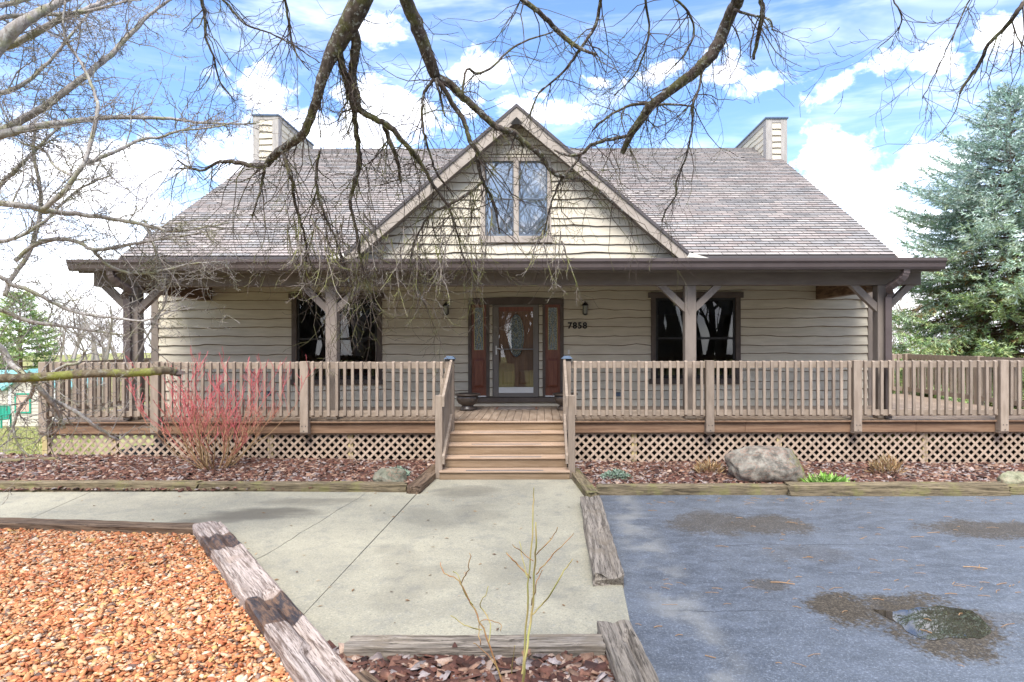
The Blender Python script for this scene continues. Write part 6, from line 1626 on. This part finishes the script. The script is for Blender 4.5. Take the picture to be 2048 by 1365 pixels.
# leafless woods: one across the road behind the photographer, mirrored in the windows, and one far off behind the house
wtm = [bare_tree_mesh(500+i, 5.6, 0.75, 2, 0.16) for i in range(5)]
base = []
for me in wtm:
    v = np.empty(len(me.vertices)*3); me.vertices.foreach_get('co', v); f = [tuple(p.vertices) for p in me.polygons]
    f3 = [q if len(q) == 4 else (*q, q[-1]) for q in f]
    base.append((v.reshape(-1,3), np.array([q for q in f if len(q) == 4])))
def wood(label, n, xr, yr, sr, m, seed, zfun):
    wr = random.Random(seed); vs, fs = [], []; off = 0
    for k in range(n):
        v, f4 = base[k % 5]; s = wr.uniform(*sr); a = wr.uniform(0, 6.28); x, y = wr.uniform(*xr), wr.uniform(*yr)
        rz = np.array([[math.cos(a),-math.sin(a),0],[math.sin(a),math.cos(a),0],[0,0,1]])
        vs.append((v*np.array([s*1.15,s*1.15,s])) @ rz.T+np.array([x,y,zfun(x,y)-0.1])); fs.append(f4+off); off += len(v)
    o = place('woodland', array_mesh('woodland', m, np.concatenate(vs), np.concatenate(fs)), None, kind='stuff'); tag(o, label, 'woodland')
M['wood'] = mat('dark bare woodland', (0.055,0.042,0.034), (0.10,0.08,0.065), (2,2,2), 0.95, spec=0.1)
M['farwood'] = mat('far grey woodland', (0.24,0.21,0.19), (0.32,0.29,0.265), (0.3,0.3,0.3), 0.95, spec=0.1)
wood('leafless wood mirrored in the door and window glass', 210, (-46, 46), (-42, -14), (1.0, 3.0), M['wood'], 8, lambda x, y: 0)
wood('distant leafless wood along the horizon', 150, (-110, 110), (62, 110), (0.9, 1.6), M['farwood'], 18, terrain)

# ------------------------------------------------------------------ garden shed, chair, grass
M['shedw'] = mat('cream shed siding', (0.46,0.42,0.35), (0.52,0.48,0.41), (3,3,12), 0.8)
M['teal'] = mat('teal shed roof', (0.16,0.36,0.35), (0.20,0.42,0.40), (2,2,2), 0.5)
M['tealtrim'] = mat('green trim', (0.03,0.30,0.20), rough=0.5)
M['pinkpanel'] = mat('pinkish shutter', (0.55,0.38,0.30), rough=0.8)
SY = 29.0
def S(px, py): q = P(px, py, SY); return q.x, q.z
zs0 = S(0, 850)[1]; x0, x1 = S(18,0)[0], S(112,0)[0]; ze = S(0,774)[1]; zp = S(0,741)[1]
shed = thing('garden_shed', 'cream garden shed with teal roof and green framed window', 'shed', ((x0+x1)/2, SY+1.5, zs0))
m = MB(); m.prism([(x0,SY,zs0-0.3),(x1,SY,zs0-0.3),(x1,SY,ze),((x0+x1)/2,SY,zp),(x0,SY,ze)], (0,3.2,0)); m.build('wall', M['shedw'], shed)
m = MB(); m.box(x0-2.6, x0-0.02, SY+0.12, SY+3.0, zs0-0.3, ze-0.02); m.build('wing_wall', M['shedw'], shed)
z = zs0
while z < ze-0.1:
    hh = 0.17
    b = MB(); b.hexa([(x0+0.14,SY-0.03,z),(x1-0.14,SY-0.03,z),(x1-0.14,SY,z),(x0+0.14,SY,z),(x0+0.14,SY-0.008,z+hh),(x1-0.14,SY-0.008,z+hh),(x1-0.14,SY,z+hh),(x0+0.14,SY,z+hh)]); b.build('siding_board', M['shedw'], shed)
    b = MB(); b.hexa([(x0-2.6,SY+0.09,z),(x0-0.03,SY+0.09,z),(x0-0.03,SY+0.12,z),(x0-2.6,SY+0.12,z),(x0-2.6,SY+0.11,z+hh),(x0-0.03,SY+0.11,z+hh),(x0-0.03,SY+0.12,z+hh),(x0-2.6,SY+0.12,z+hh)]); b.build('siding_board', M['shedw'], shed); z += hh
for a in (x0, x1-0.13): part('corner_board', M['white'], shed, a, a+0.13, SY-0.035, SY+0.02, zs0-0.2, ze)
xm = (x0+x1)/2
for sg, xe in ((-1, x0-0.2), (1, x1+0.2)):
    k = (zp-ze)/(x1-xm); zz = zp-k*abs(xe-xm)
    m = MB(); m.prism([(xm,SY-0.2,zp+0.02),(xe,SY-0.2,zz+0.02),(xe,SY-0.2,zz+0.13),(xm,SY-0.2,zp+0.13)], (0,3.6,0)); m.build('roof', M['teal'], shed)
m = MB(); m.prism([(x0-2.7,SY-0.1,ze-0.04),(x0-0.25,SY-0.1,ze-0.04),(x0-0.25,SY+1.5,ze+0.7),(x0-2.7,SY+1.5,ze+0.7)], (0,0,0.08)); m.build('wing_roof', M['teal'], shed)
wx0, wx1 = S(34,0)[0], S(60,0)[0]; wz0, wz1 = S(0,821)[1], S(0,787)[1]
part('window', M['pinkpanel'], shed, wx0, wx1, SY-0.05, SY-0.031, wz0, wz1)
for q in ((wx0-0.07,wx0,wz0-0.07,wz1+0.07),(wx1,wx1+0.07,wz0-0.07,wz1+0.07),(wx0,wx1,wz0-0.07,wz0),(wx0,wx1,wz1,wz1+0.07)): part('window_trim', M['tealtrim'], shed, q[0], q[1], SY-0.07, SY-0.031, q[2], q[3])
cx_, cy_ = P(-2,0,27.5).x, 27.5; cz = terrain(cx_, cy_)
ch = thing('garden_chair', 'green garden chair before the shed at the left edge', 'chair', (cx_, cy_, cz))
part('seat', M['tealtrim'], ch, cx_-0.3, cx_+0.3, cy_-0.3, cy_+0.25, cz+0.38, cz+0.42)
for k in range(4): part('back_slat', M['tealtrim'], ch, cx_-0.28+k*0.145, cx_-0.16+k*0.145, cy_+0.26, cy_+0.29, cz+0.40, cz+1.0)
for a in (-0.33, 0.29):
    part('arm', M['tealtrim'], ch, cx_+a-0.03, cx_+a+0.08, cy_-0.32, cy_+0.25, cz+0.60, cz+0.63)
    for b_ in (-0.28, 0.2): part('leg', M['tealtrim'], ch, cx_+a, cx_+a+0.05, cy_+b_, cy_+b_+0.06, cz-0.05, cz+0.599)
M['blade'] = mat('grass blades', (0.85,0.85,0.85), (1.15,1.15,1.15), (2,2,2), 0.8, attr=True, spec=0.15)
gg = np.random.default_rng(3); n = 26000
gy = gg.uniform(11.2, 27, n); gx_ = -gy*gg.uniform(0.72, 0.95, n)
gz = np.array([terrain(a, b) for a, b in zip(gx_, gy)])
GB = np.array([[-0.5,0,0],[0.5,0,0],[0.1,0.35,1.0]])
v, f = scatter(GB, np.array([[0,1,2]]), np.column_stack([gx_, gy, gz]), np.column_stack([gg.uniform(0.012,0.025,n), gg.uniform(0.02,0.08,n), gg.uniform(0.03,0.085,n)]), rotmats(gg, n, 0.3))
col = np.array([[0.30,0.33,0.11],[0.40,0.38,0.17],[0.22,0.29,0.08],[0.47,0.42,0.24]])[gg.integers(0,4,n)]*gg.uniform(0.8,1.2,(n,1))
o = place('grass', array_mesh('grass', M['blade'], v, f, col), None, kind='stuff'); tag(o, 'pale winter grass on the lawn left of the deck', 'grass')
